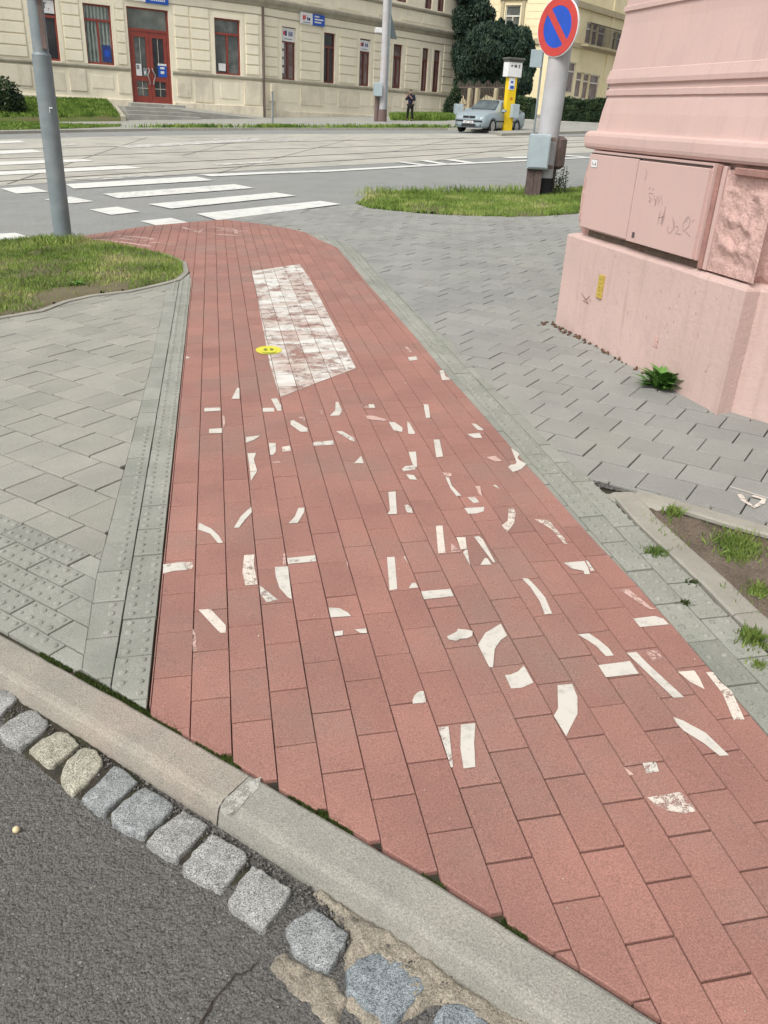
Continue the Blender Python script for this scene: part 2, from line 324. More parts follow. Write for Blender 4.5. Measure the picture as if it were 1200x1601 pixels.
def pavers(name, region, ang, rows, ln, q0, M, gap=.0035, bumps=None, rnd=.0008, stag=.5, dz=0.0, xg=1.45, rg=.7):
    """rows: sorted list of row boundaries across; stones laid along the direction ang in running bond"""
    region = region if area(region) > 0 else region[::-1]
    b = MB(); c, s = math.cos(ang), math.sin(ang)
    def toW(q, p): return (q*c-p*s, q*s+p*c)
    Q = [x*c+y*s for x, y in region]; Pp = [-x*s+y*c for x, y in region]
    for k in range(len(rows)-1):
        p0, p1 = rows[k], rows[k+1]
        if p1 < min(Pp) or p0 > max(Pp): continue
        i0 = math.floor((min(Q)-q0)/ln)-2; i1 = math.ceil((max(Q)-q0)/ln)+2
        off = q0+(k % 2)*stag*ln; jit = random.uniform(-.006, .006)
        for i in range(i0, i1):
            qa, qb = off+i*ln+jit, off+(i+1)*ln+jit
            g = gap*random.uniform(.35, .75)
            gq = g*xg; gp_ = g*rg
            quad = [toW(qa+gq, p0+gp_), toW(qb-gq, p0+gp_), toW(qb-gq, p1-gp_), toW(qa+gq, p1-gp_)]
            xs = [v[0] for v in quad]; ys = [v[1] for v in quad]
            cl = clip(region, quad)
            if not cl: continue
            pts = []
            for v in cl:
                if not pts or math.dist(v, pts[-1]) > .002: pts.append(v)
            if len(pts) > 2 and math.dist(pts[0], pts[-1]) < .002: pts.pop()
            if len(pts) < 3 or area(pts) < .0004: continue
            cx = sum(v[0] for v in pts)/len(pts); cy = sum(v[1] for v in pts)/len(pts)
            h = random.uniform(-rnd, rnd); tx, ty = random.uniform(-rnd, rnd)*6, random.uniform(-rnd, rnd)*6
            def Z(x, y): return gz(x, y)+dz+h+(x-cx)*tx+(y-cy)*ty
            def ins(v, d):
                L = math.dist(v, (cx, cy)); t = min(.4, d*1.35/max(L, 1e-4)); return (v[0]+(cx-v[0])*t, v[1]+(cy-v[1])*t)
            rings = [[(x, y, Z(x, y)-.035) for x, y in pts], [(x, y, Z(x, y)-.0028) for x, y in pts]]
            t2 = [ins(v, .0022) for v in pts]; rings.append([(x, y, Z(x, y)) for x, y in t2])
            n = len(pts); vs = [p for r in rings for p in r]
            fs = [(a*n+j, a*n+(j+1) % n, (a+1)*n+(j+1) % n, (a+1)*n+j) for a in (0, 1) for j in range(n)]+[tuple(2*n+j for j in range(n))]
            if bumps and abs(area(pts)) > .6*(p1-p0)*ln:
                na, nb = bumps
                for ia in range(na):
                    for ib in range(nb):
                        bx, by = toW(qa+(ia+.5)*(qb-qa)/na, p0+(ib+.5)*(p1-p0)/nb)
                        m0 = len(vs); rr = .0125*random.uniform(.85, 1.1); hh = .0058
                        if not inside(pts, np.array([bx]), np.array([by]))[0]: continue
                        for rad, z in ((rr, -.0005), (rr*.8, hh*.75), (rr*.35, hh)):
                            vs += [(bx+rad*math.cos(t*math.pi/4), by+rad*math.sin(t*math.pi/4), Z(bx, by)+z) for t in range(8)]
                        for a in (0, 1): fs += [(m0+a*8+j, m0+a*8+(j+1) % 8, m0+(a+1)*8+(j+1) % 8, m0+(a+1)*8+j) for j in range(8)]
                        fs.append(tuple(m0+16+j for j in range(8)))
            b.add(vs, fs)
    o = b.build(name, M); o['kind'] = 'structure'; return o
def frange(a, b, s):
    r = [a]
    while r[-1] < b: r.append(r[-1]+s)
    return r
def offset_line(pts, d):                     # shift a polyline sideways (left is positive)
    out = []
    for i, p in enumerate(pts):
        a = pts[max(i-1, 0)]; b = pts[min(i+1, len(pts)-1)]; L = math.dist(a, b) or 1
        out.append((p[0]-(b[1]-a[1])/L*d, p[1]+(b[0]-a[0])/L*d))
    return out
def subdiv(pts, step, jit=0.0):
    out = [pts[0]]
    for a, b in zip(pts, pts[1:]):
        n = max(1, round(math.dist(a, b)/step))
        out += [(a[0]+(b[0]-a[0])*k/n+random.uniform(-jit, jit), a[1]+(b[1]-a[1])*k/n+random.uniform(-jit, jit)) for k in range(1, n+1)]
    return out
def ribbon(name, pts, prof, M, jit=0.0, joints=None, kind='structure'):
    """prof: (sideways offset, height) pairs swept along the line; joints cut it into stones"""
    b = MB(); n = len(pts); cum = [0]
    lines = [offset_line(pts, o) for o, _ in prof]
    for i in range(n-1): cum.append(cum[-1]+math.dist(pts[i], pts[i+1]))
    start = 0; nxt = joints or 1e9; i = 0
    segs = []; cur = [0]
    for i in range(1, n):
        cur.append(i)
        if cum[i] > nxt: segs.append(cur); cur = [i]; nxt += joints
    segs.append(cur)
    for sg in segs:
        if len(sg) < 2: continue
        rings = []
        for k, i in enumerate(sg):
            r = []
            for (o, z), ln in zip(prof, lines):
                x, y = ln[i]
                if k == 0 and joints: x += (ln[i+1][0]-x)*.06; y += (ln[i+1][1]-y)*.06
                j = noise.noise(Vector((x*9, y*9, z*30)))*jit
                r.append((x, y, gz(x, y)+z+(j if z > -.1 else 0)))
            rings.append(r)
        b.rings(rings, True)
    o = b.build(name, M); o['kind'] = kind; return o
# outlines read off the street
redR = [(1.40, .15)]+GG([(1199, 1149), (1105, 1041), (1032, 956), (994, 913), (934, 850), (900, 813), (847, 753), (823, 727), (797, 697), (758, 652), (713, 602), (687, 573), (652, 530), (610, 483), (577, 447), (547, 410), (527, 387), (493, 372), (477, 363), (450, 357), (400, 349)])
outR = [(1.60, .0)]+GG([(1200, 1018), (1161, 983), (1119, 943), (1091, 913), (1049, 873), (987, 815), (945, 770), (900, 730), (853, 687), (790, 623), (753, 590), (700, 530), (683, 518), (650, 487), (617, 455), (583, 420), (567, 400), (547, 383), (517, 372), (480, 362), (430, 351)])
roadE = GG([(120, 370), (230, 353), (300, 347), (350, 343), (400, 336), (460, 329), (530, 322), (555, 318)])
lawnE = GG([(297, 440), (296, 425), (288, 411), (262, 401), (235, 394), (180, 383), (120, 376)])
K0 = [(-3.6, 5.2), (-1.9, 3.46)]+GG([(0, 985), (120, 1050), (232, 1112), (420, 1220), (680, 1370), (890, 1500), (1040, 1595)])+[(1.45, .09), (2.6, -1.1)]
path_region = [(-.23, 1.79)]+GG([(420, 1222), (680, 1372), (890, 1502), (1040, 1597)])+[(1.38, .16)]+redR[1:]+roadE[3::-1]+lawnE[::-1]
# widen to the straight left edge
path_region += [(-.235, 7.3)]
X0 = -.226-.1068*20
prow = [-x for x in frange(X0, 3.2, .1068)][::-1]
pavers('cycle_path', path_region, math.pi/2, prow, .22, 2.155 if (len(prow)-1) % 2 else 2.045, RED, gap=.003)
# left tactile strip, two columns
SLL = [GG([(262, 440)])[0], (-.425, 5.15), (-.44, 3.53), (-.452, 2.54), GG([(128, 1046)])[0]]
stripL = [(-.236, 1.81), (-.236, 7.9)]+SLL
pavers('tactile_strip', stripL[::-1], math.pi/2, [.236, .341, .49], .2, .06, TACT, bumps=(4, 2), rnd=.0018, gap=.0045)
# left walk
lawn_low = GG([(262, 441), (250, 446), (200, 457), (140, 464), (100, 472), (60, 487), (0, 497)])
lw = SLL[::-1][:-1]+lawn_low+[(-3.0, 5.1), (-3.4, 4.9)]+[(-1.9, 3.47)]+[G(0, 983), G(120, 1048)]
a45 = -math.pi/4
def halfcut(reg, a, b): return clip_half(reg, *a, *b)
low = halfcut(lw, (3.0, -.8), (-2.0, 4.2)); high = halfcut(lw, (-2.0, 4.2), (3.0, -.8))
low, high = (low, high) if min(p[0]+p[1] for p in low) < 2.0 else (high, low)
pavers('walkway_tactile_rows', low, a45, frange(1.556-.0972*12, 1.55, .0972), .198, .02, TACT, bumps=(4, 2), rnd=.0018, gap=.0055, xg=1, rg=1)
pavers('walkway', high, a45, [1.556, 1.69]+frange(1.905, 7, .2157), .2157, -3.002-.1, GREY, rnd=.0016, gap=.0062, xg=.9, rg=1.4)
# right strip
pavers('tactile_strip', redR+outR[::-1], math.pi/2, [-1.80, -1.69, -1.585, -1.475, -1.37, -1.26, -1.15, -1.0, -.85, -.7], .21, .05, TACT, bumps=(4, 2), rnd=.002, gap=.0055)
# right walk
isl = GG([(555, 318), (575, 325), (600, 328), (650, 333), (700, 336), (750, 338), (800, 339), (850, 338), (902, 334)])+[(7.2, 11.9), (9.5, 13.4)]
isl_top = [(9.5, 17.5), (7.6, 16.0)]+GG([(900, 296), (800, 302), (700, 302), (640, 300), (600, 303), (570, 311)])
edge_up = GG([(917, 747), (997, 766), (1050, 779), (1160, 811), (1200, 822)])+[(3.0, 1.95), (3.6, 1.2)]
rw = outR[8:]+GG([(400, 349)])+roadE[3:]+isl[1:-1]+[(7.2, 8), (5.5, 5.75), (2.46, 5.62), (2.57, 3.66), (2.68, 3.68), (3.4, 2.4)]+edge_up[::-1]
pavers('pavement', rw if area(rw) > 0 else rw[::-1], a45, frange(3.452-.19*30, 13, .19), .215, -.716, GREY2, gap=.0062, rnd=.0024, xg=.72, rg=1.6)
# the bed under the stones
bed = [(-3.6, 5.0), (-1.9, 3.44), G(0, 987), G(232, 1113), G(680, 1371), G(1040, 1597), (1.5, .04), (4.5, 1.0), (4.5, 5.7), (8, 8), (8, 12.4)]+isl[::-1][1:]+roadE[::-1]+[(-1.66, 10.0), (-5, 8.6), (-5, 6)]
sheet('paving_bed', bed[::-1], -.014, BED)
# base ground, streets
sheet('ground', [(-400, -400), (400, -400), (400, 600), (-400, 600)], -.24, PAVE)
farK = [(-22, 26)]+GG([(0, 209), (130, 206), (250, 204), (400, 203), (560, 203), (700, 203), (755, 206), (784, 212), (815, 211), (915, 208)])+[(30, 45)]
sheet('street', [(-60, -20), (-9, 7.2), (-5, 8.55), G(0, 380), (-1.66, 9.98)]+roadE+isl_top[::-1]+[(12, 20), (60, 60), (40, 60)]+farK[::-1]+[(-60, 10)], -.022, ASPH)
sheet('side_street', [(-12, 12.5), (-3.7, 5.0), (-1.95, 3.42)]+GG([(0, 1040), (232, 1175), (600, 1440), (900, 1600)])+[(2.3, -1.2), (4, -4), (-6, -8), (-20, 0)], -.066, ASPH_N)
near_c = GG([(0, 289), (120, 281), (300, 270), (440, 262), (600, 254), (830, 242), (930, 237)])
far_c = GG([(930, 214), (700, 208), (400, 209), (200, 212), (0, 217)])
sheet('tram_bed', [(-9, 14)]+near_c+[(17, 30), (18, 37)]+far_c+[(-13, 26)], -.018, CONC)
sheet('far_pavement', farK+[(90, 90), (90, 200), (-90, 200), (-60, 40)], .07, PAVE)
ribbon('far_kerb', subdiv(farK, 1.0), [(0, -.1), (0, .085), (.18, .085), (.18, -.1)], EDGE)
for nm, pts in (('tram_rail', [(0, 282), (200, 270), (400, 258), (600, 246), (840, 232), (925, 228)]), ('tram_rail', [(0, 266), (287, 252), (600, 237), (925, 221)]),
                ('tram_rail', [(0, 247), (200, 240), (400, 233), (835, 221), (925, 218)]), ('tram_rail', [(0, 233), (400, 222), (700, 216), (925, 212)])):
    p = GG(pts); p = [(p[0][0]*1.4-.4*p[1][0], p[0][1]*1.4-.4*p[1][1])]+p
    ribbon(nm, p, [(-.05, -.03), (-.05, -.012), (.05, -.012), (.05, -.03)], STEEL)
jb = MB()
for i in range(6):
    u = -30+165*i; a = G(u+40, 285-.052*u if u < 900 else 238); b_ = G(u+260, 214)
    if i % 2: a = G((u+40+u+260)/2, 245-.02*u)
    dx, dy = b_[0]-a[0], b_[1]-a[1]; L = math.hypot(dx, dy); nx, ny = -dy/L*.018, dx/L*.018
    jb.poly([(x, y, gz(x, y)-.0145) for x, y in ((a[0]-nx, a[1]-ny), (b_[0]-nx, b_[1]-ny), (b_[0]+nx, b_[1]+ny), (a[0]+nx, a[1]+ny))])
jo = jb.build('slab_joint', STEEL); jo['kind'] = 'structure'
# road markings on the street
def marks(name, polys, M, dz, o=(0, 0), s=1.0, par=None):
    b = MB()
    for p in polys:
        q = GG(p, o, s); q = q if area(q) > 0 else q[::-1]; b.poly([(x, y, gz(x, y)+dz) for x, y in q])
    ob = b.build(name, M, par)
    if not par: ob['kind'] = 'structure'
    return ob
cs = (0, 190)
z1 = [[(0, 310), (140, 300), (225, 325), (75, 334)], [(205, 362), (330, 348), (438, 370), (330, 380)], [(418, 408), (550, 395), (658, 418), (520, 433)],
      [(655, 462), (800, 447), (878, 468), (740, 484)], [(-200, 530), (70, 517), (175, 545), (-150, 590)]]
marks('crossing_marking', z1, PAINT, -.012, cs, 3)
marks('crossing_marking', [[(102, 287), (305, 275), (333, 281), (115, 294)], [(160, 302), (366, 287), (398, 293), (185, 309)], [(231, 318), (430, 300), (462, 305), (267, 325)],
      [(307, 333), (500, 313), (533, 318), (340, 343)], [(-60, 270), (193, 258), (223, 262), (-60, 276)], [(-60, 254), (130, 248), (147, 251), (-60, 260)],
      [(-60, 238), (50, 233), (67, 237), (-60, 243)], [(-60, 222), (30, 219), (40, 222), (-60, 226)]], PAINT, -.0085)
c5 = (500, 180)
marks('lane_marking', [[(310, 272), (415, 268), (415, 271), (330, 275)], [(415, 268), (500, 265.4), (500, 268), (415, 271)], [(500, 265.6), (672, 256.5), (672, 258.7), (500, 268.5)],
      [(672, 256.5), (924, 244.5), (924, 246), (672, 258.7)], [(780, 245), (822, 243.6), (850, 246), (800, 247)]], PAINT, -.009)
marks('hatch_marking', [[(310, 193), (350, 193), (450, 206), (430, 209)], [(410, 188), (450, 187), (545, 204), (520, 206)], [(510, 184), (560, 183), (665, 199), (640, 202)], [(1000, 168), (1040, 166), (1110, 172), (1090, 174)]], PAINT, -.0055, c5, 2.667)
marks('faded_lane_marking', [[(300, 217), (380, 214), (400, 217), (330, 220)], [(590, 216), (640, 213), (690, 217), (620, 220)], [(400, 218), (440, 216), (485, 219), (430, 222)],
      [(95, 226), (115, 224), (120, 226), (100, 228)], [(180, 228), (400, 216), (420, 219), (200, 231)], [(105, 279), (220, 272), (300, 271), (150, 281)], [(330, 256), (420, 251), (430, 253), (340, 258)]], PAINTF, -.0055)
# ------------------------------------------------------------------ near kerb, setts, gutter
Kline = subdiv(K0, .05, .0012)
kprof = [(.012, -.12), (.012, -.004), (.020, .001), (.100, .000), (.113, -.004), (.121, -.014), (.125, -.028), (.130, -.055), (.136, -.12)]
kj = G(395, 1212); kc = min(range(len(Kline)), key=lambda i: math.dist(Kline[i], kj))
ribbon('kerb', Kline[:kc+1][::-1], kprof, KERB, .003)
Kn = [tuple(Kline[kc][q]+(Kline[kc+1][q]-Kline[kc][q])*.02 for q in (0, 1))]+Kline[kc+1:]
ribbon('kerb', Kn[::-1], kprof, KERB2, .003)
sm = GG([(338, 1262), (352, 1246), (372, 1238), (390, 1222), (408, 1216), (402, 1236), (384, 1252), (372, 1268), (352, 1276)])
rough_kerb = sm if area(sm) > 0 else sm[::-1]
sheet('kerb_repair', rough_kerb, .0035, paint_mat('repair_smear', (.40, .39, .35), .55, 25))
pa = (0, 1050); pb = (330, 1200)
def road_patch(name, polys, M, dz): return marks(name, polys[0], M, dz, polys[1], polys[2])
def rough_patch(name, pts, M, z0, z1, step=.012, amp=.006):
    """irregular slab standing a little proud: dense grid clipped to the outline"""
    if step < .015: pts = subdiv(pts+[pts[0]], .012, .0035)[:-1]
    xs = [p[0] for p in pts]; ys = [p[1] for p in pts]; b = MB(); nx = int((max(xs)-min(xs))/step)+1; ny = int((max(ys)-min(ys))/step)+1
    gx = min(xs)+np.arange(nx+1)*step; gy = min(ys)+np.arange(ny+1)*step
    XX, YY = np.meshgrid(gx, gy); ins = inside(pts, XX.ravel(), YY.ravel()).reshape(XX.shape)
    P = np.array(pts+[pts[0]]); D = np.full(XX.shape, 9.)
    for a, c in zip(P, P[1:]):
        d = c-a; L2 = max(d@d, 1e-9); t = np.clip(((XX-a[0])*d[0]+(YY-a[1])*d[1])/L2, 0, 1); D = np.minimum(D, np.hypot(XX-a[0]-t*d[0], YY-a[1]-t*d[1]))
    vs = []; 
    for j in range(ny+1):
        for i in range(nx+1):
            x, y = XX[j, i], YY[j, i]; d = D[j, i] if ins[j, i] else -D[j, i]
            e = min(1, max(0, (d+.006)/.022)); e = e*e*(3-2*e)
            nn = noise.noise(Vector((x*40, y*40, 0)))*amp+noise.noise(Vector((x*130, y*130, 3)))*amp*.6
            vs.append((x, y, gz(x, y)+z0+(z1-z0)*e+nn*e))
    keep = lambda i, j: D[j, i] < .03 or ins[j, i]
    fs = [(j*(nx+1)+i, j*(nx+1)+i+1, (j+1)*(nx+1)+i+1, (j+1)*(nx+1)+i) for j in range(ny) for i in range(nx) if keep(i, j) and keep(i+1, j+1)]
    b.add(vs, fs, True); o = b.build(name, M); o['kind'] = 'structure'; return o
gut = offset_line(K0[::-1], .128)[::-1]
def G2(pts, o, s, dz): return [G(o[0]+a/s, o[1]+b/s, dz) for a, b in pts]
rough_patch('gutter_bed', G2([(0, 70), (140, 110), (400, 290), (700, 520), (1000, 740), (1160, 880), (1162, 930), (1000, 1010), (800, 880), (600, 760), (300, 560), (60, 360), (0, 330)], pa, 2.905, -.066), BED, -.075, -.061, .012, .004)
rough_patch('mortar_patch', G2([(320, 400), (380, 400), (470, 470), (640, 560), (820, 700), (1060, 844), (1150, 910), (1000, 930), (860, 850), (740, 780), (620, 850), (520, 880), (440, 800), (430, 640), (455, 560), (400, 500)], pb, 2.105, -.062), MORTAR, -.075, -.053, .006, .009)
rough_patch('mortar_patch', G2([(200, 610), (240, 600), (330, 655), (420, 690), (455, 760), (430, 830), (470, 900), (420, 900), (330, 800), (250, 730), (190, 670)], pb, 2.105, -.062), MORTAR, -.075, -.055, .006, .009)
SETTS = [
 (pa, 2.905, [(-60, 90), (0, 75), (60, 90), (75, 118), (50, 145), (-20, 200), (-70, 160)], 0, 'small granite sett cut off by the left edge of the photo, first of the row'),
 (pa, 2.905, [(0, 250), (60, 200), (130, 162), (160, 166), (214, 212), (210, 243), (150, 300), (85, 345), (20, 305), (-5, 275)], 0, 'pale grey granite sett just above the first yellowish one beside the kerb'),
 (pa, 2.905, [(130, 350), (190, 300), (250, 264), (312, 270), (362, 322), (300, 375), (235, 425), (212, 418), (160, 375)], 1, 'yellowish granite sett with a chipped corner, wider of the two yellow ones'),
 (pa, 2.905, [(275, 460), (300, 400), (380, 336), (440, 352), (468, 395), (455, 430), (400, 490), (325, 548), (278, 492)], 1, 'yellowish cream sett, palest and most pointed of the row along the kerb'),
 (pa, 2.905, [(368, 568), (440, 500), (520, 418), (565, 438), (624, 488), (550, 565), (468, 635), (445, 630), (395, 590)], 2, 'grey sett right below the palest yellow one, with a straight dark lower side'),
 (pa, 2.905, [(500, 640), (560, 580), (655, 512), (720, 545), (785, 590), (780, 625), (715, 690), (650, 740), (570, 715), (510, 678)], 2, 'bluish grey sett with a rounded lower edge and a small dark pit in it'),
 (pa, 2.905, [(662, 765), (740, 690), (830, 615), (890, 645), (948, 688), (880, 770), (800, 848), (755, 830), (700, 795)], 0, 'speckled pale grey four-sided sett next to the pitted one in the row'),
 (pa, 2.905, [(828, 875), (890, 800), (960, 733), (1040, 765), (1120, 810), (1118, 850), (1060, 920), (998, 985), (960, 965), (835, 905)], 0, 'square speckled pale sett touching the end of the asphalt crack'),
 (pb, 2.105, [(55, 430), (90, 370), (135, 315), (200, 350), (265, 395), (255, 425), (210, 480), (168, 528), (110, 485), (60, 450)], 0, 'pale grey sett with a yellow stained left corner, just before the mortar patches'),
 (pb, 2.105, [(240, 520), (285, 485), (335, 460), (365, 472), (452, 540), (435, 590), (385, 665), (345, 655), (275, 605)], 2, 'blue grey rounded sett between the two tan mortar patches'),
 (pb, 2.105, [(445, 665), (480, 625), (545, 597), (620, 625), (702, 685), (702, 725), (650, 785), (605, 838), (565, 832), (500, 780), (445, 735)], 3, 'largest bluest sett, domed and fully bedded in tan mortar'),
 (pb, 2.105, [(735, 820), (765, 770), (815, 762), (870, 790), (925, 845), (920, 900), (860, 960), (780, 940), (730, 890)], 3, 'blue grey sett cut off by the bottom edge of the photo'),
]
GRA = [granite('granite_grey', (.33, .33, .315)), granite('granite_yellow', (.39, .375, .30)), granite('granite_blue_grey', (.285, .30, .30)), granite('granite_blue', (.235, .265, .285))]
for o_, s_, pts, k, lab in SETTS:
    p = G2(pts, o_, s_, -.045); p = p if area(p) > 0 else p[::-1]
    p = subdiv(p+[p[0]], .014, .0022)[:-1]
    cx = sum(a for a, _ in p)/len(p); cy = sum(c for _, c in p)/len(p); b = MB(); rings = []
    tl = (random.uniform(-.05, .05), random.uniform(-.05, .05))
    for f_, z in ((1.03, -.10), (1.02, -.064), (1.0, -.0570), (.988, -.0515), (.965, -.0490), (.88, -.0475), (.55, -.0462), (.3, -.046), (.08, -.046)):
        r = []
        for x, y in p:
            X, Y = cx+(x-cx)*f_, cy+(y-cy)*f_
            r.append((X, Y, gz(cx, cy)+z+(X-cx)*tl[0]+(Y-cy)*tl[1]+noise.noise(Vector((X*38, Y*38, 1)))*.004*min(1, (1.05-f_)*9)))
        rings.append(r)
    b.rings(rings, True, True)
    root = thing('granite_sett', lab, 'paving stone', (cx, cy, gz(cx, cy)-.06), 'granite setts in the gutter along the kerb')
    b.build('stone', GRA[k], root)
# grit between setts and kerb
def pebbles(name, pts_fn, n, r0, r1, M, kind='stuff', label=None):
    V = []; F = []
    for _ in range(n):
        x, y, z = pts_fn(); r = random.uniform(r0, r1); b0 = len(V)
        sx, sy, sz = [random.uniform(.6, 1.2)*r for _ in range(3)]; a = random.uniform(0, 6.3)
        for vx, vy, vz in ((1, 0, 0), (-1, 0, 0), (0, 1, 0), (0, -1, 0), (0, 0, 1), (0, 0, -1)):
            vx *= sx; vy *= sy; V.append((x+vx*math.cos(a)-vy*math.sin(a)+random.uniform(-.3, .3)*r, y+vx*math.sin(a)+vy*math.cos(a), z+vz*sz))
        F += [(b0+i, b0+j, b0+k) for i, j, k in ((0, 2, 4), (2, 1, 4), (1, 3, 4), (3, 0, 4), (2, 0, 5), (1, 2, 5), (3, 1, 5), (0, 3, 5))]
    o = npmesh(name, np.array(V), np.array(F), M); tag(o, label, None, None, kind); return o
gl = subdiv([(-1.4, 2.95)]+K0[2:8], .01)
def gp(off0=.14, off1=.20, zz=-.058):
    i = random.randrange(1, len(gl)-1); a, b = gl[i-1], gl[i+1]; L = math.dist(a, b); d = random.triangular(off0, off1, off0+.01)
    x = gl[i][0]+(b[1]-a[1])/L*d+random.uniform(-.006, .006); y = gl[i][1]-(b[0]-a[0])/L*d+random.uniform(-.006, .006); return x, y, gz(x, y)+zz
gp0 = gp()
pebbles('gravel', gp, 2600, .0015, .0048, STON)
pebbles('gravel', lambda: gp(.15, .32, -.06), 1500, .001, .003, STON)
pg = G(25, 1298, -.06); pb_ = MB(); r = .0085
pb_.rings([[(pg[0]+r*math.sin(t)*math.cos(u*.5236), pg[1]+r*math.sin(t)*math.sin(u*.5236), gz(*pg)-.058-r*math.cos(t)) for u in range(12)] for t in (.3, .8, 1.2, 1.57, 2, 2.5, 2.9)], True, True)
tag(pb_.build('pebble', PEBB), 'single small round cream pebble lying on the dark asphalt at lower left', 'pebble')
pf = GG([(930, 752), (945, 768), (990, 772), (1010, 775)])
pebbles('gravel', lambda: (lambda t, u: (lambda x, y: (x, y, gz(x, y)-.004))(pf[0][0]+(pf[3][0]-pf[0][0])*t+random.uniform(-.01, .01), pf[0][1]+(pf[3][1]-pf[0][1])*t+u*.05*(1-t)))(random.random(), random.uniform(-1, .3)), 900, .0015, .004, STON)
spk = mat('pale_grit', (.5, .47, .42), (.2, .17, .14), 40, .9, island=.5)
def gr():
    x = random.uniform(-.2, 2.4); y = random.uniform(.2, 5); return x, y, gz(x, y)+.0018
pebbles('grit', gr, 420, .0009, .0026, spk)
# crack in the asphalt and moss along the kerb joint
def strokes(name, lines, wid, M, dz, o=(0, 0), s=1.0, par=None, jit=0.0):
    b = MB()
    for ln in lines:
        p = subdiv(GG(ln, o, s), .012 if jit else .2, jit); l, r_ = offset_line(p, wid/2), offset_line(p, -wid/2)
        for i in range(len(p)-1):
            k0 = 1-.6*random.random() if jit else 1
            b.add([(x, y, gz(x, y)+dz) for x, y in (l[i], r_[i], r_[i+1], l[i+1])], [(0, 1, 2, 3)])
    ob = b.build(name, M, par)
    if not par: ob['kind'] = 'structure'
    return ob
strokes('asphalt_crack', [[(870, 1600), (905, 1490), (960, 1400), (1010, 1340), (1060, 1285), (1130, 1262), (1160, 1230)], [(960, 1400), (940, 1440), (870, 1560)]], .0035, DARK, -.062, pa, 2.905, jit=.0035)
def tufts(pts_fn, n, h0, h1, wd, M, name='grass', lean=.6, label=None, parent=None, kind='stuff'):
    P = np.array([pts_fn() for _ in range(n)]); H = RNG.uniform(h0, h1, n); A = RNG.uniform(0, 2*math.pi, n); Ln = RNG.uniform(0, lean, n)*H
    dx, dy = np.cos(A), np.sin(A); W = wd*RNG.uniform(.6, 1.3, n); B = RNG.uniform(0, 2*math.pi, n)
    V = np.zeros((n, 4, 3)); px_, py_ = np.cos(B)*W, np.sin(B)*W
    V[:, 0] = P; V[:, 0, 0] -= px_; V[:, 0, 1] -= py_; V[:, 1] = P; V[:, 1, 0] += px_; V[:, 1, 1] += py_
    V[:, 2, 0] = P[:, 0]+dx*Ln*.4+px_*.7; V[:, 2, 1] = P[:, 1]+dy*Ln*.4+py_*.7; V[:, 2, 2] = P[:, 2]+H*.6
    V[:, 3, 0] = P[:, 0]+dx*Ln; V[:, 3, 1] = P[:, 1]+dy*Ln; V[:, 3, 2] = P[:, 2]+H
    F = np.zeros((n*2, 3), int); i = np.arange(n)*4
    F[0::2] = np.stack([i, i+1, i+2], 1); F[1::2] = np.stack([i, i+2, i+3], 1)
    o = npmesh(name, V.reshape(-1, 3), F, M, parent)
    if kind and not parent: o['kind'] = kind
    return o
def mp():
    while True:
        x, y, z = gp(-.008, .016, -.010)
        if noise.noise(Vector((x*7, y*7, 5))) > .12-.2*(abs(x+.1) < .35): return x, y, z
tufts(mp, 9000, .004, .013, .0016, MOSS, 'moss')
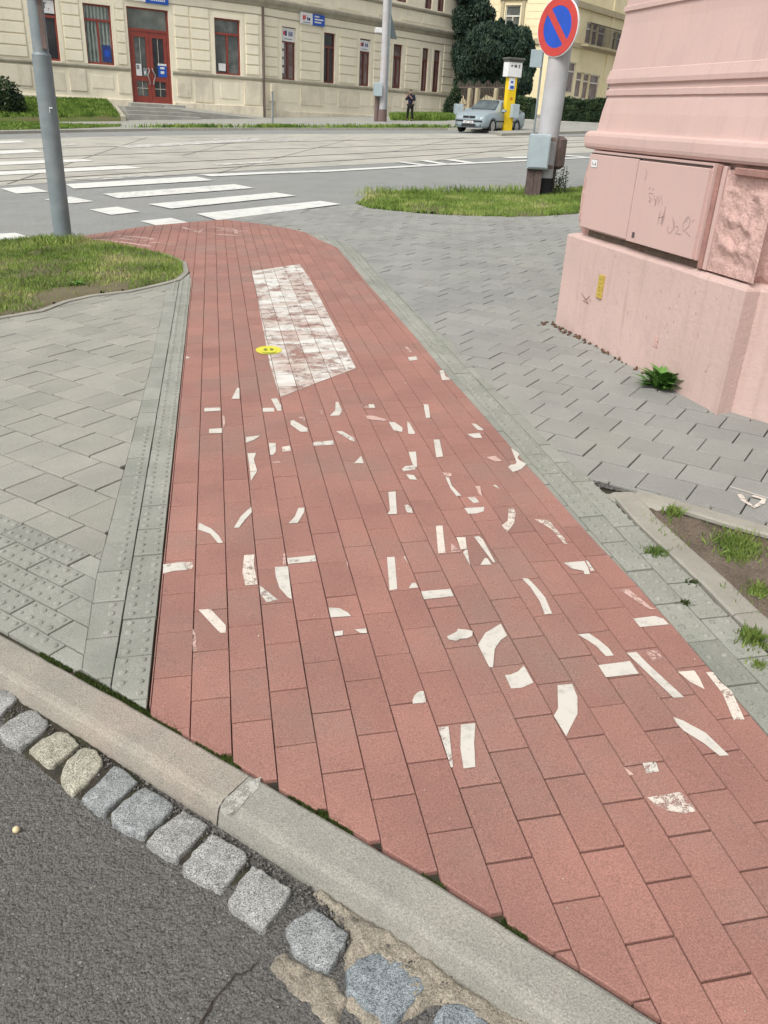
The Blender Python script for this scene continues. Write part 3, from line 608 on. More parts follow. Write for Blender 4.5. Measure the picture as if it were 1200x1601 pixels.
# ------------------------------------------------------------------ painted fragments on the cycle path
A_, B_, C_, D_, E_ = (200, 330), (500, 530), (220, 600), (560, 850), (850, 850)
sol = [(A_, 3, [[(485, 882), (512, 830), (522, 832), (522, 882)], [(358, 925), (432, 923), (434, 938), (357, 942)], [(380, 1024), (440, 1020), (440, 1043), (380, 1043)],
  [(630, 925), (683, 924), (686, 942), (632, 943)], [(670, 882), (698, 880), (718, 915), (718, 938), (700, 938)], [(762, 985), (775, 982), (840, 1020), (842, 1036), (810, 1038), (762, 1003)],
  [(973, 897), (985, 897), (1003, 938), (990, 960), (946, 962), (972, 935)], [(553, 1062), (620, 1054), (590, 1075), (553, 1088)], [(660, 1090), (692, 1090), (692, 1130), (680, 1145), (666, 1145)],
  [(867, 1086), (962, 1077), (964, 1098), (870, 1103)], [(975, 1034), (1003, 1034), (1058, 1065), (1062, 1084), (1040, 1075)], [(1060, 1184), (1092, 1150), (1105, 1184)], [(272, 682), (292, 690), (272, 693)]]),
 (C_, 3, [[(500, 328), (540, 326), (530, 355), (534, 375), (508, 378)], [(512, 414), (545, 412), (530, 435), (516, 458)], [(468, 625), (502, 592), (518, 580), (520, 605), (488, 640), (460, 677), (436, 677)],
  [(272, 655), (280, 657), (330, 682), (365, 715), (385, 748), (362, 750), (325, 705), (268, 685)], [(738, 585), (767, 583), (765, 605), (735, 655), (692, 657), (722, 625)],
  [(104, 850), (190, 838), (212, 850), (215, 875), (150, 880), (104, 893)], [(685, 820), (818, 806), (822, 835), (690, 847)], [(628, 862), (690, 858), (694, 900), (708, 1012), (690, 1005), (650, 960), (632, 905)],
  [(556, 947), (645, 1018), (590, 1026), (560, 990)], [(880, 1052), (930, 1055), (970, 1075), (985, 1092), (890, 1098)], [(905, 1165), (948, 1160), (946, 1182), (910, 1186)], [(1003, 1155), (1056, 1150), (1060, 1172), (1030, 1172)]]),
 (B_, 3, [[(410, 88), (450, 82), (458, 98), (420, 104)], [(560, 150), (580, 148), (588, 178), (610, 182), (608, 192), (572, 194)], [(485, 308), (508, 308), (517, 370), (497, 372)], [(228, 308), (252, 308), (258, 324), (228, 326)],
  [(322, 390), (350, 392), (387, 418), (385, 438), (345, 430)], [(408, 388), (420, 395), (446, 443), (442, 448), (414, 446)], [(710, 398), (730, 400), (765, 424), (762, 430), (740, 428)], [(690, 448), (748, 442), (760, 466), (722, 466)],
  [(533, 474), (560, 473), (577, 553), (545, 557)], [(415, 532), (450, 530), (455, 602), (440, 605), (422, 555)], [(384, 612), (400, 598), (445, 594), (446, 614), (392, 622)], [(404, 637), (440, 640), (456, 663), (420, 660)],
  [(895, 512), (935, 540), (925, 560), (935, 570), (968, 588), (945, 612), (905, 626), (882, 604), (893, 592), (915, 590), (922, 580)], [(588, 650), (604, 652), (618, 690), (662, 737), (640, 740), (610, 700)],
  [(692, 745), (725, 742), (748, 768), (720, 772)], [(676, 795), (770, 790), (768, 810), (735, 820), (695, 822)], [(810, 688), (825, 687), (842, 706)], [(320, 720), (354, 717), (361, 822), (316, 824), (328, 805)],
  [(394, 782), (410, 778), (430, 795), (434, 818), (408, 815)], [(670, 1002), (690, 985), (704, 1065)], [(722, 930), (745, 926), (765, 945), (822, 1050), (812, 1050)], [(752, 1062), (772, 1030), (785, 1032), (804, 1060)],
  [(314, 1026), (350, 1024), (362, 1175), (326, 1182)], [(390, 1020), (398, 1022), (412, 1055)], [(416, 1172), (430, 1148), (448, 1145), (460, 1168)]]),
 (D_, 3.529, [[(345, 266), (508, 252), (525, 292), (362, 310)], [(903, 195), (935, 194), (985, 245), (1030, 300), (1068, 388), (1028, 393), (1000, 320), (950, 245)],
  [(488, 515), (540, 490), (550, 472), (570, 475), (600, 478), (630, 485), (628, 512), (600, 525), (560, 528), (540, 540), (500, 532)], [(660, 560), (700, 495), (785, 445), (820, 510), (785, 535), (752, 580), (742, 685), (722, 685)],
  [(808, 728), (840, 725), (880, 708), (912, 676), (965, 770), (900, 798), (842, 802)], [(298, 868), (310, 838), (335, 818), (360, 816), (373, 880), (300, 886)], [(438, 1015), (497, 1012), (522, 1235), (510, 1238)],
  [(565, 1002), (645, 994), (638, 1100), (645, 1235), (580, 1244), (562, 1130)]]),
 (E_, 3.406, [[(105, 104), (215, 95), (235, 130), (245, 165), (215, 165), (212, 148), (150, 135)], [(222, 92), (235, 95), (268, 145), (250, 148)], [(475, 402), (590, 388), (635, 402), (665, 432), (512, 447)],
  [(178, 486), (238, 480), (285, 510), (345, 560), (372, 598), (330, 602), (280, 550), (230, 515)], [(288, 650), (458, 628), (505, 695), (330, 714)], [(440, 585), (492, 580), (550, 640), (745, 820), (690, 824), (560, 700)],
  [(72, 757), (150, 750), (178, 820), (178, 910), (118, 1028), (52, 920), (75, 880)], [(687, 925), (740, 945), (860, 1010), (985, 1130), (935, 1133), (850, 1065), (745, 1000), (710, 965)], [(524, 1172), (595, 1164), (612, 1216), (545, 1226)]])]
mid = [(C_, 3, [[(484, 806), (532, 802), (530, 850), (547, 943), (490, 948), (476, 890)], [(190, 838), (243, 840), (245, 860), (235, 872), (212, 872)], [(270, 1063), (325, 1058), (398, 1135), (398, 1170), (370, 1170)], [(508, 378), (535, 376), (545, 410), (512, 412)]]),
 (B_, 3, [[(885, 800), (905, 795), (917, 815), (910, 865), (878, 908), (852, 876), (880, 855)], [(1005, 848), (1075, 852), (1100, 885), (1168, 965), (1145, 962), (1080, 890)], [(543, 878), (574, 877), (588, 1005), (554, 1007)], [(640, 932), (682, 932), (688, 985), (660, 990)]]),
 (E_, 3.406, [[(862, 688), (900, 686), (930, 730), (1000, 790), (1068, 938), (1010, 944), (950, 800)], [(550, 1355), (725, 1325), (790, 1395), (805, 1430), (740, 1438), (660, 1425), (590, 1390)], [(712, 685), (800, 678), (828, 720), (855, 778), (780, 740)]]),
 (A_, 3, [[(722, 1108), (758, 1102), (764, 1126), (724, 1130)]])]
faint = [(A_, 3, [[(442, 960), (455, 965), (455, 1000), (446, 1020)], [(795, 967), (830, 968), (828, 990)], [(870, 935), (910, 937), (914, 957)]]),
 (B_, 3, [[(395, 38), (410, 38), (432, 62), (422, 64)], [(388, 204), (403, 204), (408, 218)], [(192, 310), (226, 309), (226, 324), (205, 325)], [(212, 360), (250, 362), (315, 380), (300, 386), (225, 378)], [(780, 556), (822, 550), (852, 574), (820, 577)],
  [(570, 625), (615, 632), (618, 645), (590, 648)], [(727, 692), (750, 691), (760, 740), (745, 728)], [(615, 960), (645, 985), (655, 1000), (615, 1002)]]),
 (C_, 3, [[(668, 800), (676, 797), (682, 852), (665, 850)], [(243, 1150), (255, 1170), (262, 1255), (242, 1257)], [(962, 833), (972, 845), (970, 865)], [(615, 368), (650, 365), (652, 371), (618, 373)]]),
 (E_, 3.406, [[(398, 247), (450, 245), (520, 300), (575, 345), (600, 350), (560, 352), (480, 300)], [(540, 575), (600, 570), (640, 620), (580, 628)], [(425, 1190), (478, 1232), (455, 1238)]])]
for grp, M in ((sol, W1), (mid, W2), (faint, W3)):
    for o_, s_, ps in grp: marks('path_marking', ps, M, .0022, o_, s_)
# the large worn block, paving stone by paving stone
blk = GG([(393.3, 424.3), (468.3, 413.3), (486, 440), (525, 515), (556, 576), (488, 601.7), (437.3, 621.7), (421.7, 570.7), (413.3, 526.7), (400, 456.7)])
blk = blk if area(blk) > 0 else blk[::-1]
def worn_block(name):
    M = paint_mat(name, (.5, .5, .5), .80, 9, .08); n = M.node_tree.nodes; L = M.node_tree.links; P = n['Principled BSDF']; g = n.new('ShaderNodeNewGeometry')
    mp_ = n.new('ShaderNodeMapping'); mp_.inputs['Scale'].default_value = (2.2, 5.5, 1); L.new(g.outputs['Position'], mp_.inputs['Vector'])
    t = n.new('ShaderNodeTexNoise'); t.inputs['Scale'].default_value = 1.6; t.inputs['Detail'].default_value = 6; L.new(mp_.outputs[0], t.inputs['Vector'])
    a = n.new('ShaderNodeMath'); a.operation = 'MULTIPLY_ADD'; a.inputs[1].default_value = .13; L.new(g.outputs['Random Per Island'], a.inputs[0]); L.new(t.outputs['Fac'], a.inputs[2])
    cr = n.new('ShaderNodeValToRGB'); cr.color_ramp.elements[0].position = .42; cr.color_ramp.elements[0].color = (.42, .32, .28, 1); cr.color_ramp.elements[1].position = .68; cr.color_ramp.elements[1].color = (.60, .59, .55, 1)
    e = cr.color_ramp.elements.new(.54); e.color = (.50, .44, .39, 1); L.new(a.outputs[0], cr.inputs[0]); L.new(cr.outputs[0], P.inputs['Base Color']); return M
wb = MB()
for k in range(2, 12):
    x0 = -.226+.1068*k; y0 = 2.155-.11*(k % 2)
    for i in range(-5, 60):
        y = y0+.22*i
        q = clip(blk, [(x0+.0015, y+.002), (x0+.1053, y+.002), (x0+.1053, y+.218), (x0+.0015, y+.218)])
        if not q or area(q) < .0003: continue
        wb.poly([(a, c, gz(a, c)+.0022) for a, c in q])
wb.build('path_marking', worn_block('block_paint'))['kind'] = 'structure'
yb = MB(); ell = lambda cx, cy, a, c: [(cx+a*math.cos(t*math.pi/14), cy+c*math.sin(t*math.pi/14)) for t in range(28)]
marks('yellow_painted_face', [ell(659, 655, 61, 20)], YEL, .0045, A_, 3)
marks('yellow_painted_face', [ell(644, 654, 9, 5.5), ell(673, 653, 9, 5.5), [(622, 663), (640, 668), (680, 668), (700, 662), (682, 672), (640, 672)]], OLV, .0065, A_, 3)
strokes('bicycle_marking', [[(100, 178), (250, 180), (400, 200), (540, 222)], [(330, 155), (450, 162), (560, 175)], [(340, 170), (420, 182), (500, 186), (560, 176)], [(100, 195), (220, 205), (340, 207)], [(540, 200), (600, 196), (658, 209)], [(470, 215), (540, 208)],
   [(740, 103), (850, 135), (960, 145), (1075, 154)], [(850, 115), (930, 100), (1070, 118), (1075, 140)], [(860, 118), (840, 132)], [(960, 104), (1040, 128), (1150, 125)], [(960, 125), (1060, 110)]], .045, W3, .0022, (100, 330), 4)
SMU = paint_mat('pale_smudge', (.46, .36, .30), .34, 45, .0)
marks('smudge', [ell(598, 1240, 24, 13), ell(585, 1234, 13, 9), ell(606, 1247, 14, 8)][:1], SMU, .0026)
marks('smudge', [ell(924, 1196, 20, 14)], SMU, .0026); marks('smudge', [ell(1048, 1020, 26, 14)], SMU, .0026)
marks('smudge', [ell(697, 968, 12, 8)], SMU, .0026); marks('smudge', [ell(360, 1115, 9, 6)], paint_mat('dark_smudge', (.14, .07, .06), .36, 60, 0), .0026)
# painted mark on the grey pavement at right
strokes('pavement_marking', [[(1140, 762), (1170, 771), (1200, 780)]], .008, W1, .0045)
strokes('pavement_marking', [[(1156, 774), (1162, 784), (1178, 794), (1190, 788), (1194, 782), (1176, 776)]], .022, W2, .0045)
# ------------------------------------------------------------------ edgings, soil, lawns
soil = GG([(975, 785), (1030, 792), (1072, 800), (1123, 817), (1200, 837)])+[(3.2, 1.7), (3.6, -.6), (2.28, -.1), (2.1, .68)]+GG([(1200, 1000), (1123, 920), (1040, 843)])
rough_patch('soil_patch', soil if area(soil) > 0 else soil[::-1], DIRT, -.03, -.003, .03, .012)
ribbon('edging_kerb', subdiv(GG([(950, 771), (987, 815), (1050, 875), (1091, 913), (1119, 943), (1161, 983), (1200, 1018)])+[(2.0, .7), (2.2, 0)], .06), [(.014, -.08), (.014, .0), (.022, .005), (.105, .005), (.114, .0), (.114, -.08)], EDGE, .003, joints=.9)
ribbon('edging_kerb', subdiv(edge_up[1:], .08), [(-.004, -.08), (-.004, .0), (-.01, .004), (-.075, .004), (-.083, -.002), (-.083, -.08)], EDGE, .002, joints=1.0)
mt = GG([(938, 768), (997, 767), (1040, 779), (1072, 790), (1040, 797), (1000, 789), (965, 781)])
rough_patch('mortar_patch', mt if area(mt) > 0 else mt[::-1], EDGE, -.02, .003, .02, .004)
ll = GG([(0, 497), (60, 487), (100, 472), (140, 463), (200, 456), (250, 445), (275, 438), (287, 427), (284, 412), (262, 402), (238, 396)])
ribbon('edging_kerb', subdiv([(-2.8, 5.3)]+ll, .08), [(-.045, -.06), (-.045, .010), (.004, .012), (.004, -.06)], EDGE, .002)
lawn = [(-5.0, 3.9), (-2.8, 5.35)]+ll+GG([(180, 384), (115, 375), (60, 373), (0, 378)])+[(-5.2, 8.3)]
rough_patch('turf', lawn if area(lawn) > 0 else lawn[::-1], TURF, -.02, .02, .08, .02)
def in_poly(poly, dz=0.0, dens=None):
    xs = [p[0] for p in poly]; ys = [p[1] for p in poly]; pool = []
    def f():
        while not pool:
            X = RNG.uniform(min(xs), max(xs), 20000); Y = RNG.uniform(min(ys), max(ys), 20000); ok = inside(poly, X, Y)
            for x, y in zip(X[ok], Y[ok]):
                d = dens(x, y) if dens else 1
                if d >= 1 or random.random() < d: pool.append((x, y, gz(x, y)+dz))
        return pool.pop()
    return f
fe = np.array(ll[:6])
def ldens(x, y):
    d = min(abs((y-(a[1]+(b[1]-a[1])*(x-a[0])/(b[0]-a[0])))) if min(a[0], b[0]) <= x <= max(a[0], b[0]) else 9 for a, b in zip(fe, fe[1:]))
    n_ = noise.noise(Vector((x*2.2, y*2.2, 0)))
    return max(.03, min(1, (d-.25)*1.5+n_*1.3+.05)) if x < -.75 and d < .8 else max(.35, min(1, .9+n_))
vl = [(-2.6, 5.6)]+ll+GG([(180, 384), (115, 375), (60, 373), (0, 378), (0, 380)])+[(-2.9, 9.5)]
tufts(in_poly(vl, .0, ldens), 60000, .018, .062, .0034, GRASS, 'grass')
tufts(lambda: (lambda t, u: (t, u, gz(t, u)))(-1.66+random.gauss(0, .12), 9.68+random.gauss(0, .1)), 900, .05, .13, .004, GRASS, 'grass')
isr = isl+isl_top
isr = isr if area(isr) > 0 else isr[::-1]
rough_patch('turf', isr, TURF, -.02, .015, .12, .02)
tufts(in_poly([p for p in isr if p[0] < 8.0], .0, lambda x, y: max(.25, .8+1.2*noise.noise(Vector((x*1.5, y*1.5, 3))))), 60000, .02, .07, .006, GRASS, 'grass')
tufts(lambda: (lambda p, t: (lambda x, y: (x, y, gz(x, y)))(p[0]+(0.3*random.random()), p[1]))(isl_top[-1-int(random.random()*4)], 0) if False else (lambda t: (lambda x, y: (x, y, gz(x, y)))(2.4+3.6*t+random.gauss(0, .1), 14.2+.25*t+random.gauss(0, .15)))(random.random()), 1500, .06, .17, .005, GRASS, 'grass')
# weeds, each clump a thing
def leafy(name, label, cat, px, py, n, r, h, lw, M=LEAF, group=None, lobed=False, dz=0.0):
    cx, cy = G(px, py); z0 = gz(cx, cy)+dz; t = thing(name, label, cat, (cx, cy, z0), group); b = MB()
    for i in range(n):
        a = random.uniform(0, 6.283); L = r*random.uniform(.55, 1.1); el = random.uniform(.15, 1.25); bx, by = cx+random.gauss(0, r*.12), cy+random.gauss(0, r*.12)
        pts = []; 
        for k in range(6):
            u = k/5; d = L*u*math.cos(el*(1-.5*u)); z = h*math.sin(el)*(u-.45*u*u)*1.7
            pts.append((bx+math.cos(a)*d, by+math.sin(a)*d, z0+max(z, .002+.002*k)))
        sx, sy = -math.sin(a), math.cos(a); L_, R_ = [], []
        for k, p in enumerate(pts):
            u = k/5; wd = lw*math.sin(math.pi*min(.98, u*.85+.12))*(1.25 if lobed and k % 2 else .75 if lobed else 1)
            L_.append((p[0]+sx*wd, p[1]+sy*wd, p[2]+wd*.25)); R_.append((p[0]-sx*wd, p[1]-sy*wd, p[2]+wd*.25))
        vs = []; 
        for l, c, r_ in zip(L_, pts, R_): vs += [l, c, r_]
        b.add(vs, [q for k in range(5) for q in ((k*3, k*3+1, k*3+4, k*3+3), (k*3+1, k*3+2, k*3+5, k*3+4))])
    b.build('leaves', M, t); return t
leafy('weed', 'lush green leafy weed growing at the foot of the pink plinth', 'plant', 1034, 606, 120, .15, .13, .017, LEAF, None, True)
for (px, py, lab, n, r, h) in ((1052, 804, 'small grassy weed at the tip of the bare soil by the curved edging', 70, .05, .06), (1155, 850, 'wide low green weed spreading over the bare soil', 260, .14, .05), (1150, 868, 'yellowish low weed in front of the wide one on the bare soil', 120, .09, .04),
    (1025, 864, 'yellow green tuft growing in the joint between strip and straight edging', 110, .055, .04), (1175, 1000, 'grass tuft overhanging the edging near the right edge of the photo', 130, .06, .06), (1190, 925, 'green weed on the soil beyond the stained edging', 120, .07, .04),
    (1083, 912, 'small olive tuft in the edging joint below the yellow green one', 50, .03, .02), (1072, 943, 'thin olive tuft between two grey tactile stones', 50, .028, .02), (1185, 1040, 'low green tuft in the corner joint of the last stones at right', 50, .035, .03)):
    cx, cy = G(px, py); t = thing('weed', lab, 'plant', (cx, cy, gz(cx, cy)), 'small weeds at the right edging')
    rr = r
    o = tufts(lambda: (lambda a, q: (cx+q*math.cos(a), cy+q*math.sin(a), gz(cx, cy)-.004))(random.uniform(0, 6.28), rr*abs(random.gauss(0, .42))), n*4, h*.2, h*.75, .0024, WEED if 'olive' not in lab else MOSS, 'leaves', .9, None, t)
tufts(in_poly(soil, .0, lambda x, y: max(0, noise.noise(Vector((x*4, y*4, 9)))-.05)), 1500, .008, .03, .002, GRASS, 'ground_cover')
leafy('weed', 'dandelion rosette in the bare front of the left lawn', 'plant', 122, 448, 26, .10, .05, .014, LEAF, None, True)
t_ = thing('weed', 'tall dark seeding weed growing beside the base of the concrete mast', 'plant', (*G(872, 305), gz(*G(872, 305))))
cx7, cy7 = G(872, 305); b = MB()
for i in range(16):
    a = random.uniform(0, 6.28); h = random.uniform(.25, .5); x, y = cx7+random.uniform(-.16, .16), cy7+random.uniform(-.03, .03)
    b.tube([(x, y, gz(x, y)), (x+.05*math.cos(a), y+.05*math.sin(a), gz(x, y)+h)], [.006, .003], 4)
    for k in range(9):
        u = .3+.7*k/9; q = (x+.05*math.cos(a)*u, y+.05*math.sin(a)*u, gz(x, y)+h*u); c = random.uniform(0, 6.28); l = .05
        b.add([q, (q[0]+l*math.cos(c), q[1]+l*math.sin(c), q[2]+.03), (q[0]+l*.6*math.cos(c+.5), q[1]+l*.6*math.sin(c+.5), q[2]+.035)], [(0, 1, 2)])
b.box(cx7-.2, cx7+.2, cy7-.05, cy7+.05, gz(cx7, cy7)-.03, gz(cx7, cy7)+.03, .01); b.build('stem', HEDG, t_)
# dead leaves along the pink plinth
def dl():
    t = random.random()**1.6; x, y = 2.425+.11*t-(.02+.10*(1-t)**3)*random.random(), 5.64-1.55*t; return x, y, gz(x, y)+.006
pebbles('leaf_litter', dl, 75, .006, .017, LEAFD)
sp = MB()
for (px, py, r) in ((875, 1020, .02), (700, 975, .012), (870, 560, .012)): pass
# ------------------------------------------------------------------ pink corner building
A0 = Vector((2.4375, 5.626)); B0 = Vector((2.5629, 3.653)); Cc = Vector((2.66, 3.677)); Dd = Cc+Vector((.485, -.875))*4.2; Z0 = Vector((9.5, 6.1))
PL = [Z0, A0, B0, Cc, Dd]; gp_z = .15
def off_poly(o):
    out = []
    nrm = []
    for a, c in zip(PL, PL[1:]):
        d = (c-a).normalized(); nrm.append(Vector((-d.y, d.x)))          # building side is on the left of A->B ... +x side
    for i, p in enumerate(PL):
        if i == 0: out.append(p+nrm[0]*o)
        elif i == len(PL)-1: out.append(p+nrm[-1]*o)
        else:
            n1, n2 = nrm[i-1], nrm[i]; k = o/(1+n1.dot(n2)); out.append(p+(n1+n2)*k)
    return out
pink = thing('pink_building', 'pink rendered corner building with a heavy plinth and mouldings, at the right', 'building', (2.6, 4.6, .1))
def profile(name, prof, M, jit=0.0, smooth=False, parent=pink):
    b = MB(); T = []
    for o, z in prof: T.append([(p.x, p.y, z+gp_z) for p in off_poly(o)])
    # subdivide the visible AB stretch so the edges can wander a little
    rings = []
    for r in T:
        rr = []
        for i, (a, c) in enumerate(zip(r, r[1:])):
            n_ = 26 if i == 1 else 3
            for k in range(n_): rr.append(tuple(a[q]+(c[q]-a[q])*k/n_ for q in range(3)))
        rr.append(r[-1]); rings.append([(x+noise.noise(Vector((x*5, y*5, z*7)))*jit, y, z+noise.noise(Vector((x*5, y*6, z*3+9)))*jit) for x, y, z in rr])
    b.rings(rings, False, smooth, False); return b.build(name, M, parent)
# off_poly side check
if (off_poly(.1)[1]-A0).x < 0:
    _op = off_poly
    def off_poly(o): return _op(-o)
profile('plinth', [(0, -.6), (0, .30), (.0, .638), (.006, .650), (.05, .664), (.075, .666)], PINKD, .004)
profile('wall', [(.075, .60), (.075, .665), (.056, .70), (.044, .76), (.040, .90), (.043, 1.02), (.052, 1.10), (.066, 1.17), (.075, 1.178), (.075, 1.215)], PINKR, .002)
mold = [(.075, 1.2), (.030, 1.208), (.020, 1.222), (.016, 1.24), (.016, 1.285), (.022, 1.303), (.034, 1.312), (.07, 1.316), (.072, 1.33), (.080, 1.42), (.093, 1.50), (.097, 1.515)]
profile('moulding', mold, PINK, .0015)
profile('moulding', [(.097, 1.513), (.097, 1.522), (.086, 1.526), (.086, 1.552), (.086, 1.556), (.098, 1.562), (.098, 1.588), (.082, 1.594), (.080, 1.618), (.090, 1.66)], PINK, .001)
profile('wall', [(.090, 1.658), (.092, 1.668), (.098, 1.672), (.104, 1.74), (.113, 1.84), (.120, 1.92), (.122, 1.99), (.11, 1.995), (.11, 2.02), (.122, 2.025), (.122, 2.9), (.3, 2.9)], PINK, .0008)
uAB = (B0-A0).normalized(); nAB = Vector((uAB.y, -uAB.x))
if nAB.x > 0: nAB = -nAB
def PT(u, o, z): p = A0+uAB*u+nAB*o; return (p.x, p.y, z+gp_z)          # o = outward from the plinth face
# recess frame and rough stone field
b = MB(PT); b.box(1.505, 1.54, -.06, -.028, .672, 1.195, .004); b.build('frame_strip', RUSTY, pink)
b = MB(PT); b.box(1.545, 1.575, -.06, -.034, .672, 1.19, .004); b.build('frame_strip', PINKC, pink)
b = MB(PT); nx, nz_ = 40, 44
vs = []
for j in range(nz_+1):
    for i in range(nx+1):
        u = 1.58+.385*i/nx; z = .675+.50*j/nz_; e = min(1, 6*min(i/nx, 1-i/nx, j/nz_, 1-j/nz_))
        p = Vector((u*7, z*7, 4)); q_ = Vector((u*3.2+z*1.5, z*4.2-u, 7)); d = (.5-abs(noise.noise(q_*1.3)))*.05-.01+noise.fractal(p*2.2, 1.0, 2.0, 4)*.012
        if z > 1.09: d = -.012
        vs.append((u, -.040+(d)*e, z))
b.add(vs, [(j*(nx+1)+i, j*(nx+1)+i+1, (j+1)*(nx+1)+i+1, (j+1)*(nx+1)+i) for j in range(nz_) for i in range(nx)], True)
b.build('rusticated_stone', PINKR, pink)
b = MB(PT); b.box(1.66, 1.97, -.07, -.018, 1.155, 1.19, .004); b.build('recess_lintel', RUSTY, pink)
# two-door cabinet in the wall
cab = thing('wall_cabinet', 'pink painted two-door utility cabinet set into the pink wall, scratched', 'cabinet', (2.5, 4.8, .85))
b = MB(PT); b.box(.165, 1.50, -.075, -.012, .712, 1.198); b.build('cabinet_frame', PINKC, cab)
b = MB(PT); b.box(.172, .783, -.014, .006, .722, 1.178, .003); d1 = b.build('door', PINKC, cab)
b = MB(PT); b.box(.795, 1.494, -.014, .009, .716, 1.172, .003); d2 = b.build('door', PINKC, cab)
b = MB(PT); b.box(.18, 1.49, -.016, .002, 1.1795, 1.186); b.box(.784, .794, -.013, -.004, .718, 1.178); b.build('door_gap_and_shadow', DARK, cab)  # dark split between the doors; the top strip is a painted shadow line
b = MB(PT); b.box(.2, 1.50, -.075, -.052, .664, .714); b.build('bare_shaded_recess', RECESS, cab)  # exposed brown stone, its colour darkened for the shadow gap under the cabinet
b = MB(PT); b.box(.205, .285, .0065, .0085, 1.10, 1.145); st = b.build('sticker', WHT, cab)
b = MB(PT); b.box(.203, .287, .0062, .0072, 1.098, 1.147); b.box(.22, .225, .0086, .0092, 1.11, 1.13); b.box(.235, .255, .0086, .0092, 1.115, 1.12); b.box(.262, .27, .0086, .0092, 1.11, 1.13); b.build('sticker_print', INK, cab)
def PXP(px, py):                                              # pixel -> (u, z) on the door plane
    d = ray(px, py); n = np.array([nAB.x, nAB.y, 0]); p0 = np.array(PT(0, .0105, 0)); t = (n@(p0-C0))/(n@d); X = C0+d*t
    return ((X[0]-A0.x)*uAB.x+(X[1]-A0.y)*uAB.y, X[2]-gp_z)
def scrawl(name, lines, o, s, M, wd, out, par):
    for ln in lines:
        b = MB(PT); q = [PXP(o[0]+a/s, o[1]+c/s) for a, c in ln]; L_, R_ = [], []
        for i, (u0, z0) in enumerate(q):
            a = q[max(i-1, 0)]; c = q[min(i+1, len(q)-1)]; L = math.dist(a, c) or 1; nu, nz2 = -(c[1]-a[1])/L*wd/2, (c[0]-a[0])/L*wd/2
            L_.append((u0-nu, out, z0-nz2)); R_.append((u0+nu, out, z0+nz2))
        n = len(q); b.add(L_+R_, [(i, i+1, n+i+1, n+i) for i in range(n-1)]); b.build(name, M, par)
c8 = (850, 0); SC = 3.429
scrawl('graffiti', [[(545, 905), (552, 930), (540, 965)], [(562, 1015), (570, 1005)], [(580, 1020), (588, 1008)], [(585, 1040), (562, 1035), (565, 1060), (582, 1070), (560, 1080), (572, 1085)], [(590, 1045), (600, 1100)], [(605, 1050), (590, 1110), (618, 1050), (612, 1100), (632, 1045), (634, 1100)],
   [(655, 1105), (640, 1150), (625, 1200)], [(640, 1150), (632, 1200)]], c8, SC, INKF, .0028, .0105, cab)
c9 = (850, 330)
scrawl('graffiti', [[(625, 0), (612, 50), (610, 70)], [(650, 5), (640, 50), (628, 80)], [(612, 35), (645, 30)], [(665, 80), (660, 100), (672, 122), (692, 100), (694, 70), (690, 30), (700, 65), (698, 100)], [(705, 85), (718, 82), (720, 100), (704, 120), (735, 125)],
   [(770, 30), (745, 70), (745, 110), (775, 85), (785, 50), (775, 30), (762, 60)], [(760, 110), (785, 140)], [(795, 60), (805, 45)]], c9, SC, INKF, .0028, .0105, cab)
b = MB(PT); b.box(.855, .885, .0085, .0105, .742, .775, .002); b.build('keyhole', INK, cab)
scrawl('graffiti', [[(195, 440), (232, 495)], [(240, 455), (225, 470), (205, 480), (230, 495)], [(243, 475), (245, 485)]], c9, SC, RUSTY, .006, .0035, pink)
for (px, py, wd, h) in ((1023, 535, .05, .04), ):
    q = PXP(px, py); bb = MB(PT); bb.box(q[0]-.02, q[0]+.02, .0, .0032, q[1]-.03, q[1]+.03); bb.build('bare_patch', PINKR, pink)
pl = thing('marker_plate', 'small upright yellow plate fixed to the pink plinth', 'plate', PT(.57, .01, .39))
b = MB(PT); b.box(.545, .607, .0, .012, .318, .468, .003); b.build('plate', mat('plate_yellow', (.50, .37, .08), (.40, .29, .06), 30, .5, .3, 60, .15, 90), pl)
b = MB(PT)
for k in range(5): b.box(.56+.006*(k % 2), .592, .0122, .0128, .34+.024*k, .345+.024*k)
b.build('plate_print', mat('plate_print', (.36, .25, .04)), pl)
# ------------------------------------------------------------------ grey lamp post at left
lx, ly = -1.66, 9.79; lz = gz(lx, ly)
lp = thing('lamp_post', 'grey painted steel post with a thicker lower sleeve, standing in the left lawn', 'post', (lx, ly, lz))
b = MB(); b.tube([(lx, ly, lz-.1), (lx, ly, lz+1.82)], [.094, .092], 24); b.tube([(lx, ly, lz+1.815), (lx, ly, lz+1.84)], [.094, .08], 24, False); b.build('sleeve', GALV, lp)
b = MB(); b.tube([(lx, ly, lz+1.80), (lx, ly, lz+4.6)], [.0765, .072], 24); b.build('shaft', GALV, lp)
b = MB(); b.box(lx+.03, lx+.075, ly-.085, ly-.055, lz+1.87, lz+2.5, .004); b.build('bracket', BRNM, lp)
b = MB(); b.box(lx+.03, lx+.036, ly-.094, ly-.090, lz+1.30, lz+1.35); b.box(lx+.036, lx+.062, ly-.094, ly-.0895, lz+1.338, lz+1.35); b.build('sticker', WHT, lp)
def disc(b, c, nrm, r0, r1, d0, d1, n=40):
    nrm = Vector(nrm).normalized(); up = Vector((0, 0, 1)); s = up.cross(nrm).normalized(); c = Vector(c)
    ring = lambda r, d: [tuple(c+nrm*d+s*(r*math.cos(t*2*math.pi/n))+up*(r*math.sin(t*2*math.pi/n))) for t in range(n)]
    if r0 <= 0: b.rings([ring(r1, d0), ring(r1, d1)])
    else:
        b.rings([ring(r0, d0), ring(r1, d0), ring(r1, d1), ring(r0, d1), ring(r0, d0)], False)
sg = thing('round_sign', 'small round red and white plate high on the grey post at left', 'sign', (lx+.03, ly-.11, lz+2.42))
